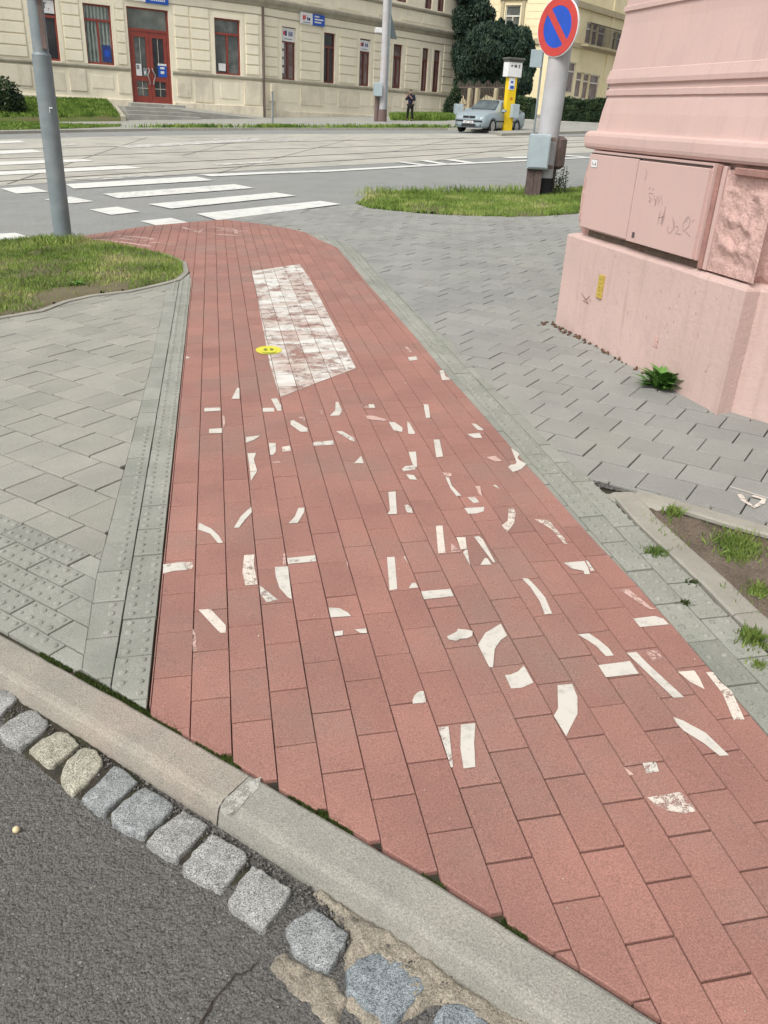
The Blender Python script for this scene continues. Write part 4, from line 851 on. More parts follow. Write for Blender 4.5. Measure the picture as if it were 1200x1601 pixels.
b = MB(); disc(b, (lx+.02, ly-.12, lz+2.375), (0.1, -1, 0), 0, .066, 0, .006); b.build('plate', WHT, sg)
b = MB(); disc(b, (lx+.02, ly-.12, lz+2.375), (0.1, -1, 0), 0, .048, .006, .009); b.build('red_face', SRED, sg)
b = MB(); b.box(lx+.0, lx+.03, ly-.12, ly-.07, lz+2.37, lz+2.39); b.build('clamp', GALV, sg)
# ------------------------------------------------------------------ concrete mast with no-parking sign
mx, my = 5.47, 14.05; mz = gz(mx, my)
ms = thing('traction_mast', 'thick silver painted tram mast with a black foot, standing in the right lawn', 'mast', (mx, my, mz))
b = MB(); b.tube([(mx, my, mz+.2), (mx+.14, my, mz+5.5)], [.180, .168], 32); b.build('shaft', CPOLE, ms)
b = MB(); b.tube([(mx, my, mz-.1), (mx, my, mz+.28)], [.187, .185], 32); b.build('foot', TAR, ms)
def wbox(b, cx, cy, ang, w_, d_, z0, z1, bev=.01):
    c, s = math.cos(ang), math.sin(ang); old = b.T; b.T = lambda x, y, z: (cx+x*c-y*s, cy+x*s+y*c, z); b.box(-w_/2, w_/2, -d_/2, d_/2, z0, z1, bev); b.T = old; return b
bx = thing('junction_box', 'pale blue grey junction box strapped to the front of the thick mast', 'box', (mx-.32, my-.25, mz+.75))
b = MB(); wbox(b, mx-.22, my-.28, -.30, .34, .20, mz+.42, mz+.95, .015); b.build('casing', BOXP, bx)
b = MB(); wbox(b, mx-.25, my-.385, -.30, .30, .012, mz+.45, mz+.92, .004); b.build('lid', BOXP, bx)
for e, g in ((.85, .91), (.43, .49)): b = MB(); wbox(b, mx-.0, my-.25, -.30, .14, .05, mz+e, mz+g, .004); b.build('strap', BRNM, bx)
bx = thing('cable_box', 'brown rounded box behind the right side of the thick mast', 'box', (mx+.3, my+.05, mz+.7))
b = MB(); wbox(b, mx+.21, my-.02, .5, .16, .24, mz+.42, mz+.93, .05); b.build('casing', BRNM, bx)
pk = thing('cable_guard', 'weathered wooden boards leaning at the foot of the thick mast under the box', 'boards', (mx-.3, my-.3, mz))
for k, (dx, dy) in enumerate(((-.32, -.24), (-.20, -.28))):
    b = MB(); wbox(b, mx+dx+.02, my+dy, -.3, .12, .10, mz-.05, mz+.45, .01); b.build('board', WOOD, pk)
b = MB(); wbox(b, mx+.19, my-.03, .3, .04, .07, mz-.05, mz+.6, .01); b.build('board', WOOD, pk)
sn = Vector((-.90, -.44, 0)).normalized(); sc_ = Vector((mx+.17, my, 0))+sn*.27; scz = 2.87
sg = thing('no_parking_sign', 'large round blue no-parking sign with red border and one red diagonal', 'sign', (sc_.x, sc_.y, scz-.5))
cc_ = (sc_.x, sc_.y, scz)
b = MB(); disc(b, cc_, sn, 0, .42, 0, .025); b.build('backing', WHT, sg)
b = MB(); disc(b, cc_, sn, 0, .29, .025, .031); b.build('blue_face', SBLU, sg)
b = MB(); disc(b, cc_, sn, .29, .405, .023, .035); b.build('red_border', SRED, sg)
b = MB(); side = Vector((0, 0, 1)).cross(sn).normalized(); dd = (side*-.707+Vector((0, 0, .707))); 
if side.x < 0: dd = (side*.707+Vector((0, 0, .707)))
dd = Vector((0, 0, .74))+(-side if side.x > 0 else side)*.67; pp = dd.cross(sn).normalized(); dd = dd.normalized()
q = [Vector(cc_)+dd*a+pp*c for a, c in ((-.305, -.05), (.305, -.05), (.305, .05), (-.305, .05))]
b.rings([[tuple(v+sn*.030) for v in q], [tuple(v+sn*.037) for v in q]]); b.build('red_bar', SRED, sg)
for e in (.25, -.25): b = MB(); b.tube([tuple(Vector((mx, my, scz+e))), tuple(Vector(cc_)+Vector((0, 0, e)))], .03, 8); b.build('bracket', GALV, sg)
# pale back of a sign beside it
q = at(838, 92, 21); zz = gz(q[0], q[1])
sg = thing('sign_plate', 'plain pale rectangular plate on a thin pole left of the thick mast', 'sign', (q[0], q[1], zz))
b = MB(); wbox(b, q[0], q[1], .0, .27, .02, q[2]-.17, q[2]+.18, .004); b.build('plate', BOXP, sg)
b = MB(); b.tube([(q[0]+.16, q[1]+.04, zz), (q[0]+.16, q[1]+.04, q[2]+.4)], .025, 8); b.build('pole', GALV, sg)
# ------------------------------------------------------------------ far mast by the cream building
fx, fy = G(596, 192); fz = gz(fx, fy)
ms = thing('street_mast', 'tall slim silver tram mast in front of the cream building', 'mast', (fx, fy, fz))
b = MB(); b.tube([(fx, fy, fz), (fx, fy, fz+14)], [.23, .16], 20); b.build('shaft', CPOLE, ms)
b = MB(); b.tube([(fx, fy, fz), (fx, fy, fz+.75)], [.33, .30], 20); b.tube([(fx-.35, fy-.05, fz), (fx-.35, fy-.05, fz+1.5)], .14, 10); b.build('foot', BRNM, ms)
b = MB(); b.box(fx+.12, fx+.3, fy-.1, fy+.2, fz+.2, fz+7.5); b.build('cable_duct', GALV, ms)
b = MB(); b.box(fx-.62, fx-.12, fy-.45, fy-.15, fz+1.45, fz+2.2, .03); b.build('box', BOXP, ms)
sg = thing('road_sign', 'triangular sign seen edge-on behind the slim mast', 'sign', (fx+.5, fy+.2, fz+5.2))
b = MB(); b.T = None; v = [(fx+.15, fy+.25, fz+4.6), (fx+.85, fy+.55, fz+4.6), (fx+.35, fy+.35, fz+6.0)]; b.rings([v, [(x, y+.03, z) for x, y, z in v]]); b.build('plate', GALV, sg)
cw = thing('security_camera', 'small white camera box on the cream wall beside the slim mast', 'camera', at(592, 46, 61))
q = at(596, 46, 59); b = MB(); b.box(q[0]-.35, q[0]+.35, q[1], q[1]+.5, q[2]-.2, q[2]+.1, .03); b.build('casing', WHT, cw)
# ------------------------------------------------------------------ cream building
class Fac:
    def __init__(s, a, d): s.c, s.s, s.d = math.cos(a), math.sin(a), d
    def __call__(s, u, o, z): k = s.d-o; return (u*s.c-k*s.s, u*s.s+k*s.c, z)
F1 = Fac(.41721, 55.505); F2 = Fac(.67179, 46.684)
cb = thing('cream_building', 'cream rendered two-wing building with rusticated courses and red windows across the street', 'building', (3.0, 61.0, .8))
def facade(F, u0, u1, z0, z1, holes, name, M):
    us = sorted({u0, u1, *[h[0] for h in holes], *[h[1] for h in holes]}); zs = sorted({z0, z1, *[h[2] for h in holes], *[h[3] for h in holes]}); b = MB(F)
    for a, c in zip(us, us[1:]):
        for e, g in zip(zs, zs[1:]):
            m_ = ((a+c)/2, (e+g)/2)
            if any(h[0] < m_[0] < h[1] and h[2] < m_[1] < h[3] for h in holes): continue
            b.add([(a, 0, e), (c, 0, e), (c, 0, g), (a, 0, g)], [(0, 1, 2, 3)])
    for h in holes:
        for q in (((h[0], 0, h[2]), (h[0], -.35, h[2]), (h[0], -.35, h[3]), (h[0], 0, h[3])), ((h[1], 0, h[2]), (h[1], -.35, h[2]), (h[1], -.35, h[3]), (h[1], 0, h[3])),
                  ((h[0], 0, h[3]), (h[1], 0, h[3]), (h[1], -.35, h[3]), (h[0], -.35, h[3])), ((h[0], 0, h[2]), (h[1], 0, h[2]), (h[1], -.35, h[2]), (h[0], -.35, h[2]))): b.add(list(q), [(0, 1, 2, 3)])
    return b.build(name, M, cb)
def window(F, u0, u1, z0, z1, fm, gm, rec=.12, mull=True, tr=.70, parent=cb, sillm=None, cw_=.09):
    b = MB(F); o0, o1 = -rec-.10, -rec
    b.box(u0, u0+cw_, o0, o1, z0, z1); b.box(u1-cw_, u1, o0, o1, z0, z1); b.box(u0+cw_, u1-cw_, o0, o1, z1-cw_, z1); b.box(u0+cw_, u1-cw_, o0, o1, z0, z0+cw_*1.2)
    zt = z0+(z1-z0)*tr; b.box(u0+cw_, u1-cw_, o0, o1+.03, zt-cw_*.7, zt+cw_*.7)
    if mull: uc = (u0+u1)/2; b.box(uc-cw_*.6, uc+cw_*.6, o0, o1+.02, z0+cw_*1.2, zt-cw_*.7)
    fr = b.build('window', fm, parent)
    b = MB(F); b.add([(u0+.02, o0+.03, z0+.02), (u1-.02, o0+.03, z0+.02), (u1-.02, o0+.03, z1-.02), (u0+.02, o0+.03, z1-.02)], [(0, 1, 2, 3)]); b.build('pane', gm, fr)
    return fr
SILL, TOP = 3.45, 6.57
h1 = [(13.68, 15.23, SILL, TOP), (16.77, 18.41, SILL, TOP), (19.36, 21.99, 1.48, 6.67), (25.0, 26.82, SILL-.05, TOP+.03), (9.6, 11.2, SILL, TOP)]
h2 = [(43.33, 44.65, 3.4, 6.6), (47.4, 48.6, 3.43, 6.62), (51.22, 52.42, 3.45, 6.58), (55.12, 56.24, 3.49, 6.55), (58.78, 59.63, 3.47, 6.58), (60.33, 61.22, 3.48, 6.56)]
h2u = [(43.3, 44.7, 9.45, 12.3), (47.4, 48.7, 9.45, 12.3), (51.3, 52.6, 9.45, 12.3), (55.3, 56.5, 9.42, 12.3), (58.75, 59.7, 9.32, 12.3), (60.4, 61.3, 9.32, 12.3)]
facade(F1, 5, 28.37, -.3, 12.5, h1, 'wall', CREAM); facade(F2, 41.15, 63.8, -.1, 13, h2+h2u, 'wall', CREAM)
b = MB(F2); b.add([(63.8, 0, 0), (63.8, -12, 0), (63.8, -12, 13), (63.8, 0, 13)], [(0, 1, 2, 3)]); b.build('wall', CREAM, cb)
def bandc(F, u0, u1, prof, name, M, segs=None):
    b = MB(F)
    for a, c in (segs or [(u0, u1)]): b.rings([[(a, o, z) for o, z in prof], [(c, o, z) for o, z in prof]])
    return b.build(name, M, cb)
sillp = [(0, 3.18), (.06, 3.2), (.10, 3.30), (.10, 3.37), (0, 3.42)]
s1 = [(5, 19.30), (22.05, 28.33)]; s2 = [(41.3, 63.85)]
for F, sg_ in ((F1, s1), (F2, s2)):
    bandc(F, 0, 0, sillp, 'sill_band', CORN, sg_)
    bandc(F, 0, 0, [(0, 7.02), (.05, 7.03), (.05, 7.07), (0, 7.09)], 'moulding', CORN, [(5, 28.33)] if F is F1 else s2)
    bandc(F, 0, 0, [(0, 7.50), (.10, 7.56), (.14, 7.66), (.30, 7.80), (.34, 7.92), (.34, 8.02), (0, 8.14)], 'cornice', CORN, [(5, 28.4)] if F is F1 else s2)
    bandc(F, 0, 0, [(0, 9.0), (.12, 9.06), (.16, 9.14), (.16, 9.22), (0, 9.28)], 'sill_band', CORN, [(5, 28.4)] if F is F1 else s2)
def courses(F, u0, u1, z0=3.46, z1=7.0, hh=.58, o=.07, g=.085):
    b = MB(F); n_ = round((z1-z0)/hh); hh = (z1-z0)/n_
    for k in range(n_): b.box(u0, u1, -.01, o, z0+k*hh+g, z0+(k+1)*hh, .012)
    b.build('rusticated_course', CREAM, cb)
for u0, u1 in ((5, 9.2), (11.5, 13.35), (15.55, 16.5), (18.65, 19.15), (22.35, 23.25), (23.4, 24.6), (27.2, 28.1)): courses(F1, u0, u1)
for u0, u1 in ((41.5, 42.9), (45.1, 47.0), (49.05, 50.8), (52.85, 54.8), (56.7, 58.4), (61.65, 63.6)): courses(F2, u0, u1)
# raised panels of the plinth zone, and window surrounds
def panels(F, lst, o=.06, nm='plinth_panel'):
    for u0, u1, z0, z1 in lst:
        b = MB(F); b.box(u0, u1, -.01, o, z0, z1, .015); b.build(nm, CREAMD, cb)
panels(F1, [(5.5, 9.2, 1.9, 3.12), (11.7, 13.4, 2.05, 3.12), (15.6, 16.55, 1.95, 3.12), (18.5, 19.3, 1.95, 3.12), (22.3, 23.2, 1.95, 3.12), (23.5, 24.7, 1.7, 3.12), (27.0, 28.2, 1.7, 3.12)])
panels(F2, [(41.5, 42.7, 1.5, 3.1), (45.1, 47.35, 1.9, 3.12), (49.0, 51.2, 1.95, 3.12), (52.8, 55.0, 2.1, 3.12), (56.6, 58.3, 2.1, 3.12), (61.6, 63.5, 2.2, 3.12)])
panels(F1, [(12.9, 15.3, 1.9, 2.9)], .02); 
for u0, u1, z0, z1 in ((16.9, 18.2, 2.15, 2.85), (25.3, 26.6, 2.0, 2.9)):
    b = MB(F1); b.box(u0, u1, -.01, .025, z0, z1, .01); b.build('plinth_panel', CREAM, cb)
for u0, u1, z0, z1 in ((43.4, 44.7, 2.0, 2.8), (47.7, 48.7, 2.1, 2.85), (51.5, 52.5, 2.1, 2.85), (55.4, 56.3, 2.2, 2.9), (58.9, 61.2, 2.2, 2.9)):
    b = MB(F2); b.box(u0, u1, -.01, .025, z0, z1, .01); b.build('plinth_panel', CREAM, cb)
for u0, u1 in ((42.0, 43.9), (45.6, 47.2), (48.8, 51.2), (53.2, 54.2), (55.9, 58.2), (58.6, 61.6)):
    b = MB(F2); b.box(u0, u1, -.01, .04, 8.25, 8.92, .012); b.build('frieze_panel', CREAM, cb)
for F, seg, zt in ((F1, [(5, 19.3), (22.05, 28.35)], 1.62), (F2, [(41.3, 63.85)], 1.45)):
    b = MB(F)
    for a, c in seg: b.box(a, c, -.01, .10, -.3, zt, .02)
    b.build('base_course', CREAMD, cb)
for F, hs in ((F1, h1[:2]+h1[3:]), (F2, h2)):
    for u0, u1, z0, z1 in hs:
        b = MB(F); b.box(u0-.22, u0, -.01, .035, z0, z1+.2); b.box(u1, u1+.22, -.01, .035, z0, z1+.2); b.box(u0, u1, -.01, .034, z1, z1+.2); b.build('window_surround', CREAM, cb)
window(F1, *h1[0], REDW, GLSD, mull=False, tr=.72); window(F1, *h1[1], REDW, mat('curtained_glass', (.16, .19, .17), (.05, .06, .055), 1.2, .1, wave=1.6, spec=.7), tr=.74)
window(F1, *h1[3], REDW, GLS, tr=.73); window(F1, *h1[4], REDW, GLS)
for i, h in enumerate(h2): window(F2, *h, BRNW, GLSB if i != 1 else GLSD, tr=.72, cw_=.10)
for h in h2u: window(F2, *h, BRNW, GLSB)
# glazed double door
dr = MB(F1); u0, u1, z0, z1 = 19.36, 21.99, 1.5, 6.67; zt = 5.42
dr.box(u0, u0+.16, -.3, -.14, z0, zt+.14); dr.box(u1-.16, u1, -.3, -.14, z0, zt+.14); dr.box(u0, u1, -.31, -.13, zt, zt+.14); dr.box(u0+.0, u0+.1, -.3, -.14, zt+.14, z1); dr.box(u1-.1, u1, -.3, -.14, zt+.14, z1); dr.box(u0+.1, u1-.1, -.3, -.14, z1-.08, z1)
door = dr.build('door', REDW, cb)
for s_ in (0, 1):
    a = u0+.17+s_*(u1-u0-.34)/2+.01; c = a+(u1-u0-.34)/2-.02; lf = MB(F1); f_ = .2
    lf.box(a, a+f_, -.27, -.16, z0, zt-.01); lf.box(c-f_, c, -.27, -.16, z0, zt-.01)
    for e, g in ((z0, z0+.38), (z0+1.22, z0+1.5), (zt-.3, zt-.01)): lf.box(a+f_, c-f_, -.268, -.162, e, g)
    lf.build('door_leaf', REDW, door)
    gl_ = MB(F1); gl_.add([(a+f_-.01, -.22, z0+.3), (c-f_+.01, -.22, z0+.3), (c-f_+.01, -.22, zt-.25), (a+f_-.01, -.22, zt-.25)], [(0, 1, 2, 3)]); gl_.build('pane', GLSD if s_ else GLS, door)
    hd = MB(F1); ux = (c-.1) if s_ == 0 else (a+.1)
    hd.tube([(ux, -.15, z0+1.95), (ux, -.06, z0+1.8), (ux+(.14 if s_ else -.14), -.04, z0+1.55), (ux+(.04 if s_ else -.04), -.06, z0+1.3), (ux, -.08, z0+1.05)], .03, 6); hd.build('handle', ALU, door)
    br = MB(F1); br.box((a+c)/2-.012, (a+c)/2+.012, -.2, -.19, z0+.4, zt-.3); br.box(a+f_, c-f_, -.2, -.19, z0+.8, z0+.83); br.build('glazing_bar', WHTW, door)
tp = MB(F1); tp.add([(u0+.08, -.24, zt+.12), (u1-.08, -.24, zt+.12), (u1-.08, -.24, z1-.05), (u0+.08, -.24, z1-.05)], [(0, 1, 2, 3)]); tp.build('pane', mat('transom_glass', (.10, .115, .10), (.26, .27, .24), .6, .08, spec=.8), door)
def poster(F, u0, u1, z0, z1, o, label, M, marks_=(), cat='poster'):
    p = F((u0+u1)/2, o, z0); t = thing('poster', label, cat, p); b = MB(F); b.box(u0, u1, o, o+.015, z0, z1); b.build('sheet', M, t)
    for (a, c, e, g, MM) in marks_:
        b = MB(F); b.box(u0+(u1-u0)*a, u0+(u1-u0)*c, o+.016, o+.02, z0+(z1-z0)*e, z0+(z1-z0)*g); b.build('print', MM, t)
poster(F1, 21.15, 21.72, 3.0, 3.75, -.155, 'blue notice with a white top on the right door leaf', BLU, [(.0, 1, .85, 1, WHT), (.25, .75, .6, .75, WHT), (.3, .7, .25, .45, WHT)])
poster(F1, 19.75, 20.1, 3.0, 3.65, -.155, 'white notice on the left door leaf', WHT, [(.1, .6, .55, .9, GALV)])
poster(F1, 20.2, 20.45, 3.0, 3.45, -.155, 'darker notice beside the white one on the left door leaf', GALV, [(.2, .6, .2, .6, WHT)])
poster(F1, 25.25, 25.75, 3.62, 4.05, -.10, 'plain white sheet in the lower left of the window right of the door', WHT)
poster(F1, 17.75, 18.25, 3.62, 4.5, -.10, 'dark blue poster in the lower right of the window left of the door', NAVY, [(.2, .8, .3, .7, SBLU)])
LOGO = [(.15, .32, .45, .75, SRED), (.30, .42, .4, .8, NAVY), (.55, .62, .4, .75, NAVY), (.66, .72, .4, .7, NAVY), (.76, .84, .4, .75, NAVY), (.25, .8, .15, .22, GALV)]
poster(F1, 14.1, 15.15, 5.85, 6.5, -.08, 'white sign with short dark letters in the top of the dark open window', WHT, [(.2, .28, .4, .8, INK), (.12, .36, .72, .8, INK), (.44, .52, .35, .8, INK), (.38, .62, .72, .8, INK), (.7, .74, .3, .4, INK)], 'sign')
poster(F2, 43.36, 44.62, 5.75, 6.55, -.10, 'white sign with a red logo above the first narrow window right of the corner', WHT, LOGO, 'sign')
poster(F2, 51.25, 52.4, 5.78, 6.5, -.10, 'white sign with a red logo above the narrow window beside the slim mast', WHT, LOGO, 'sign')
for (a, c) in ((43.42, 43.62), ):
    for k in range(4): poster(F2, a, c, 3.8+.5*k, 4.15+.5*k, -.10, ('lowest', 'second lowest', 'second highest', 'highest')[k]+' of four small white cards stacked in the first narrow window', WHT)
sgn = thing('company_sign', 'long white and blue sign above the glazed double door', 'sign', F1(20.6, .1, 7.0))
b = MB(F1); b.box(19.3, 20.55, .03, .12, 6.98, 7.9); b.build('white_panel', WHT, sgn)
b = MB(F1); b.box(20.55, 22.0, .03, .12, 6.94, 7.9); b.build('blue_panel', BLU, sgn)
b = MB(F1); [b.box(20.85+k*.12, 20.93+k*.12, .12, .125, 7.08, 7.18) for k in range(8)]; [b.box(20.85+k*.16, 20.97+k*.16, .12, .125, 7.3, 7.46) for k in range(6)]; b.build('lettering', WHT, sgn)
sgn = thing('company_sign', 'white and blue sign above the first narrow window right of the corner downpipe', 'sign', F2(46, .3, 6.9))
b = MB(F2); b.box(44.95, 46.05, .06, .22, 6.92, 7.6, .01); b.build('white_panel', WHT, sgn)
b = MB(F2); b.box(46.05, 47.25, .06, .22, 6.92, 7.6, .01); b.build('blue_panel', BLU, sgn)
b = MB(F2); [b.box(46.25, 46.25+w_, .22, .228, 7.42-.17*k, 7.5-.17*k) for k, w_ in enumerate((.45, .85, .65))]; b.build('lettering', WHT, sgn)
b = MB(F2); b.box(45.1, 45.28, .22, .228, 7.15, 7.42); b.box(45.3, 45.4, .22, .227, 7.2, 7.45); b.build('logo', SRED, sgn)
b = MB(F2); b.box(45.5, 45.58, .22, .228, 7.15, 7.35); b.box(45.62, 45.82, .22, .228, 7.15, 7.32); b.box(45.15, 45.85, .22, .228, 7.0, 7.04); b.build('print', NAVY, sgn)
b = MB(F2); b.tube([(41.55, .16, .7), (41.55, .16, 7.5)], .07, 8); b.build('downpipe', BRNM, cb)
b = MB(F2); b.box(42.1, 42.55, .06, .3, 2.0, 3.1, .02); b.box(42.2, 42.35, .06, .2, .8, 2.0, .01); b.build('meter_box', CREAMD, cb)
pz = G(426, 196); b = MB(); b.tube([(pz[0], pz[1], gz(*pz)), (pz[0], pz[1], gz(*pz)+1.6)], .045, 8); b.tube([(pz[0], pz[1], gz(*pz)+1.58), (pz[0], pz[1], gz(*pz)+1.64)], .06, 8)
tag(b.build('bollard', GALV), 'thin grey post on the far pavement by the building corner', 'post')
# ramp and steps at the door
def onF(F, o, px, py):                         # (u, z) where a line of sight meets the plane o metres before a facade
    n_ = np.array([-F.s, F.c, 0]); d = ray(px, py); t = (F.d-o)/(n_@d); X = C0+d*t; return float(X[0]*F.c+X[1]*F.s), float(X[2])
st = thing('entrance_steps', 'low concrete steps with a ramp leading to the glazed double door', 'steps', F1(20.7, 1, .5))
ul, zl = onF(F1, 3.0, 196, 165.5); ur, _ = onF(F1, 3.0, 276, 170)
for (a, c, o, z) in ((19.0, 22.6, .5, 1.46), (ul, ur+.3, 3.0, 1.27), (ul-.1, ur+.9, 3.45, 1.06), (ul-.15, ur+1.2, 3.8, .86)):
    b = MB(F1); b.box(a, c, .11, o, .2, z, .02); b.build('step', PAVE, st)
b = MB(F1); b.rings([[(ur+.2, .11, .3), (ur+.2, 2.6, .3), (ur+.2, 2.6, 1.2), (ur+.2, .11, 1.42)], [(28.3, .11, .3), (28.3, 2.2, .3), (28.3, 2.2, .86), (28.3, .11, 1.0)]]); b.build('ramp', PAVE, st)
# raised lawn before the left wing
OF = 6.0; ufr, zfr = onF(F1, OF, 188, 182.5); ufl, zfl = onF(F1, OF, -80, 184); ubr, zbr = onF(F1, .2, 166, 157); ubl, zbl = onF(F1, .2, -80, 151)
def lawn3(i, j):                               # i along, j outward, both 0..1
    ub_ = ubl+(ubr-ubl)*i; uf_ = ufl+(ufr-ufl)*i; zb_2 = zbl+(zbr-zbl)*i; zf_ = zfl+(zfr-zfl)*i
    u = ub_+(uf_-ub_)*j; o = .1+(OF-.1)*j; z = zb_2+(zf_-zb_2)*j**1.3; return u, o, z
b = MB(F1); n_ = 24; vs = []
for i in range(n_+1):
    for j in range(9): u, o, z = lawn3(i/n_, j/8); vs.append((u, o, z+.05*noise.noise(Vector((u, o, 0)))))
    u, o, z = lawn3(i/n_, 1); vs.append((u, o+.05, .0))
b.add(vs, [(i*10+j, i*10+j+1, (i+1)*10+j+1, (i+1)*10+j) for i in range(n_) for j in range(9)], True)
b.build('turf', mat('far_turf', (.10, .13, .035), (.12, .11, .05), .8, .95))['kind'] = 'structure'
b = MB(F1); p_ = [lawn3(1, j/6) for j in range(7)]
b.rings([[(u, o, 0), (u, o, z+.03), (u+.3, o, z+.03), (u+.3, o, 0)] for u, o, z in p_]); tag(b.build('low_wall', CORN), 'low grey retaining wall between the raised far lawn and the entrance steps', 'wall')
def fl():
    u, o, z = lawn3(random.random(), random.random()); p = F1(u, o, 0); return p[0], p[1], z-.02
tufts(fl, 26000, .08, .22, .022, GRASSF, 'grass')
fs_ = GG([(-60, 194), (60, 194), (120, 197.5), (190, 198.5), (185, 201), (100, 204.5), (0, 206.5), (-60, 209)])
fs_ = fs_ if area(fs_) > 0 else fs_[::-1]
sheet('turf', fs_, .078, mat('strip_turf', (.13, .14, .05), (.16, .14, .08), .8, .95))
tufts(in_poly(fs_, .07), 9000, .04, .12, .02, GRASSF, 'grass')
f3 = GG([(610, 186.5), (640, 185), (705, 185), (712, 189.5), (690, 191), (610, 190)])
tufts(in_poly(f3 if area(f3) > 0 else f3[::-1], .05), 9000, .15, .5, .03, GRASSF, 'grass')
def kt():
    t = random.random(); px_ = random.choice((random.gauss(430, 18), random.gauss(620, 60), random.gauss(300, 40), random.uniform(400, 700))); x, y = G(px_, 201.3+random.random()); return x, y, gz(x, y)+.07
tufts(kt, 3500, .05, .22, .03, GRASSF, 'grass')
# ------------------------------------------------------------------ foliage builders
def leaf_cloud(b_pts, n, size, up=0.0):
    """n leaf quads around the sample points; returns V, F"""
    P = b_pts(n); A = RNG.normal(size=(n, 3)); A[:, 2] += up; A /= np.linalg.norm(A, axis=1)[:, None]; Bv = np.cross(A, RNG.normal(size=(n, 3))); Bv /= np.linalg.norm(Bv, axis=1)[:, None]
    s = size*RNG.uniform(.5, 1.3, n)[:, None]
    V = np.stack([P-A*s, P+Bv*s*.5, P+A*s, P-Bv*s*.5], 1).reshape(-1, 3); F = np.arange(n*4).reshape(-1, 4); return V, F
def blob_sampler(blobs, shell=.55):
    wts = np.array([b[3]*b[4]*b[5] for b in blobs])**(2/3.); wts = wts/wts.sum()
    def f(n):
        k = RNG.choice(len(blobs), n, p=wts); D = RNG.normal(size=(n, 3)); D /= np.linalg.norm(D, axis=1)[:, None]; rr = (shell+(1-shell)*RNG.random(n)**.6)*RNG.uniform(.85, 1.12, n)
        Bb = np.array(blobs)[k]; return Bb[:, :3]+D*rr[:, None]*Bb[:, 3:6]
    return f
def tree(name, label, cat, px, base_py, dist, blobs_px, n, size, M, trunk=.2, group=None, up=0.0):
    """blobs_px: (px, py, rx_px, ry_px) drawn at the tree's distance"""
    q = at(px, base_py, dist); z0 = gz(q[0], q[1]); t = thing(name, label, cat, (q[0], q[1], z0), group); sc = dist*1.06/FOC; bl = []
    for (bx_, by_, rx, ry) in blobs_px:
        p = at(bx_, by_, dist+random.uniform(-.6, .6)*sc*rx); r1, r2 = rx*sc, ry*sc
        for k in range(9):
            d = Vector((random.gauss(0, 1), random.gauss(0, 1), random.gauss(0, 1))).normalized()*.55
            bl.append((p[0]+d.x*r1, p[1]+d.y*r1, p[2]+d.z*r2, r1*.55, r1*.55, r2*.5))
    V, F = leaf_cloud(blob_sampler(bl), n, size, up); npmesh('crown', V, F, M, t)
    top = max(x[2] for x in bl); b = MB(); b.tube([(q[0], q[1], z0-.2), (q[0]+.1, q[1], (z0+top)/2), (q[0], q[1], top-.3)], [trunk, trunk*.7, .04], 8)
    for k in range(8):
        x = random.choice(bl); b.tube([(q[0], q[1], z0+(x[2]-z0)*.6), (x[0], x[1], x[2])], [trunk*.35, .03], 5)
    b.build('trunk', BARK, t); return t
tree('conifer', 'tall dark conifer right beside the far end of the cream building', 'tree', 740, 182, 78,
     [(738, -20, 22, 30), (736, 20, 22, 30), (742, 50, 26, 30), (730, 90, 20, 30), (760, 25, 12, 12), (728, 120, 16, 24), (748, 85, 22, 28)], 60000, .12, CONI, .35, None, 1.6)
tree('conifer', 'broad dark yew-like conifer behind the silver car', 'tree', 785, 182, 74,
     [(760, 75, 26, 28), (790, 68, 26, 26), (812, 80, 20, 28), (770, 110, 34, 28), (805, 115, 24, 26), (745, 115, 26, 28), (775, 130, 34, 16), (765, 55, 9, 16), (782, 50, 8, 15), (798, 52, 8, 15), (815, 60, 8, 14), (738, 95, 18, 24), (828, 110, 8, 26), (812, 138, 12, 18)]+[(748+6.2*k, 62-9*math.sin(k*1.7)-.05*(k-6)**2*8*0+abs(k-6)*1.2, 4.2, 17) for k in range(14)]+[(722+8*k, 128+5*math.sin(k*2.1), 5, 18) for k in range(14)], 110000, .12, CONI, .35, None, 2.0)
# yellow building beyond
def planeF(pa_, pb2, dist_a, dist_b):
    a = at(*pa_, dist_a); c = at(*pb2, dist_b); d = np.array([c[0]-a[0], c[1]-a[1]]); L = np.hypot(*d); d /= L
    return (lambda u, o, z: (a[0]+d[0]*u+d[1]*o, a[1]+d[1]*u-d[0]*o, z)), L, a, c
def on(Fp, px, py):                            # pixel -> (u, z) on such a plane
    o = np.array(Fp(0, 0, 0)); e = np.array(Fp(1, 0, 0))-o; n_ = np.array([e[1], -e[0], 0]); d = ray(px, py); t = (n_@(o-C0))/(n_@d); X = C0+d*t; return float((X-o)@e), float(X[2])
yb_ = None
Y1, L1, a1_, c1_ = planeF((700, 150), (862, 150), 92, 88)
yl = thing('yellow_building', 'pale yellow corner building with a balcony rail behind the dark conifers', 'building', (a1_[0], a1_[1], gz(a1_[0], a1_[1])))
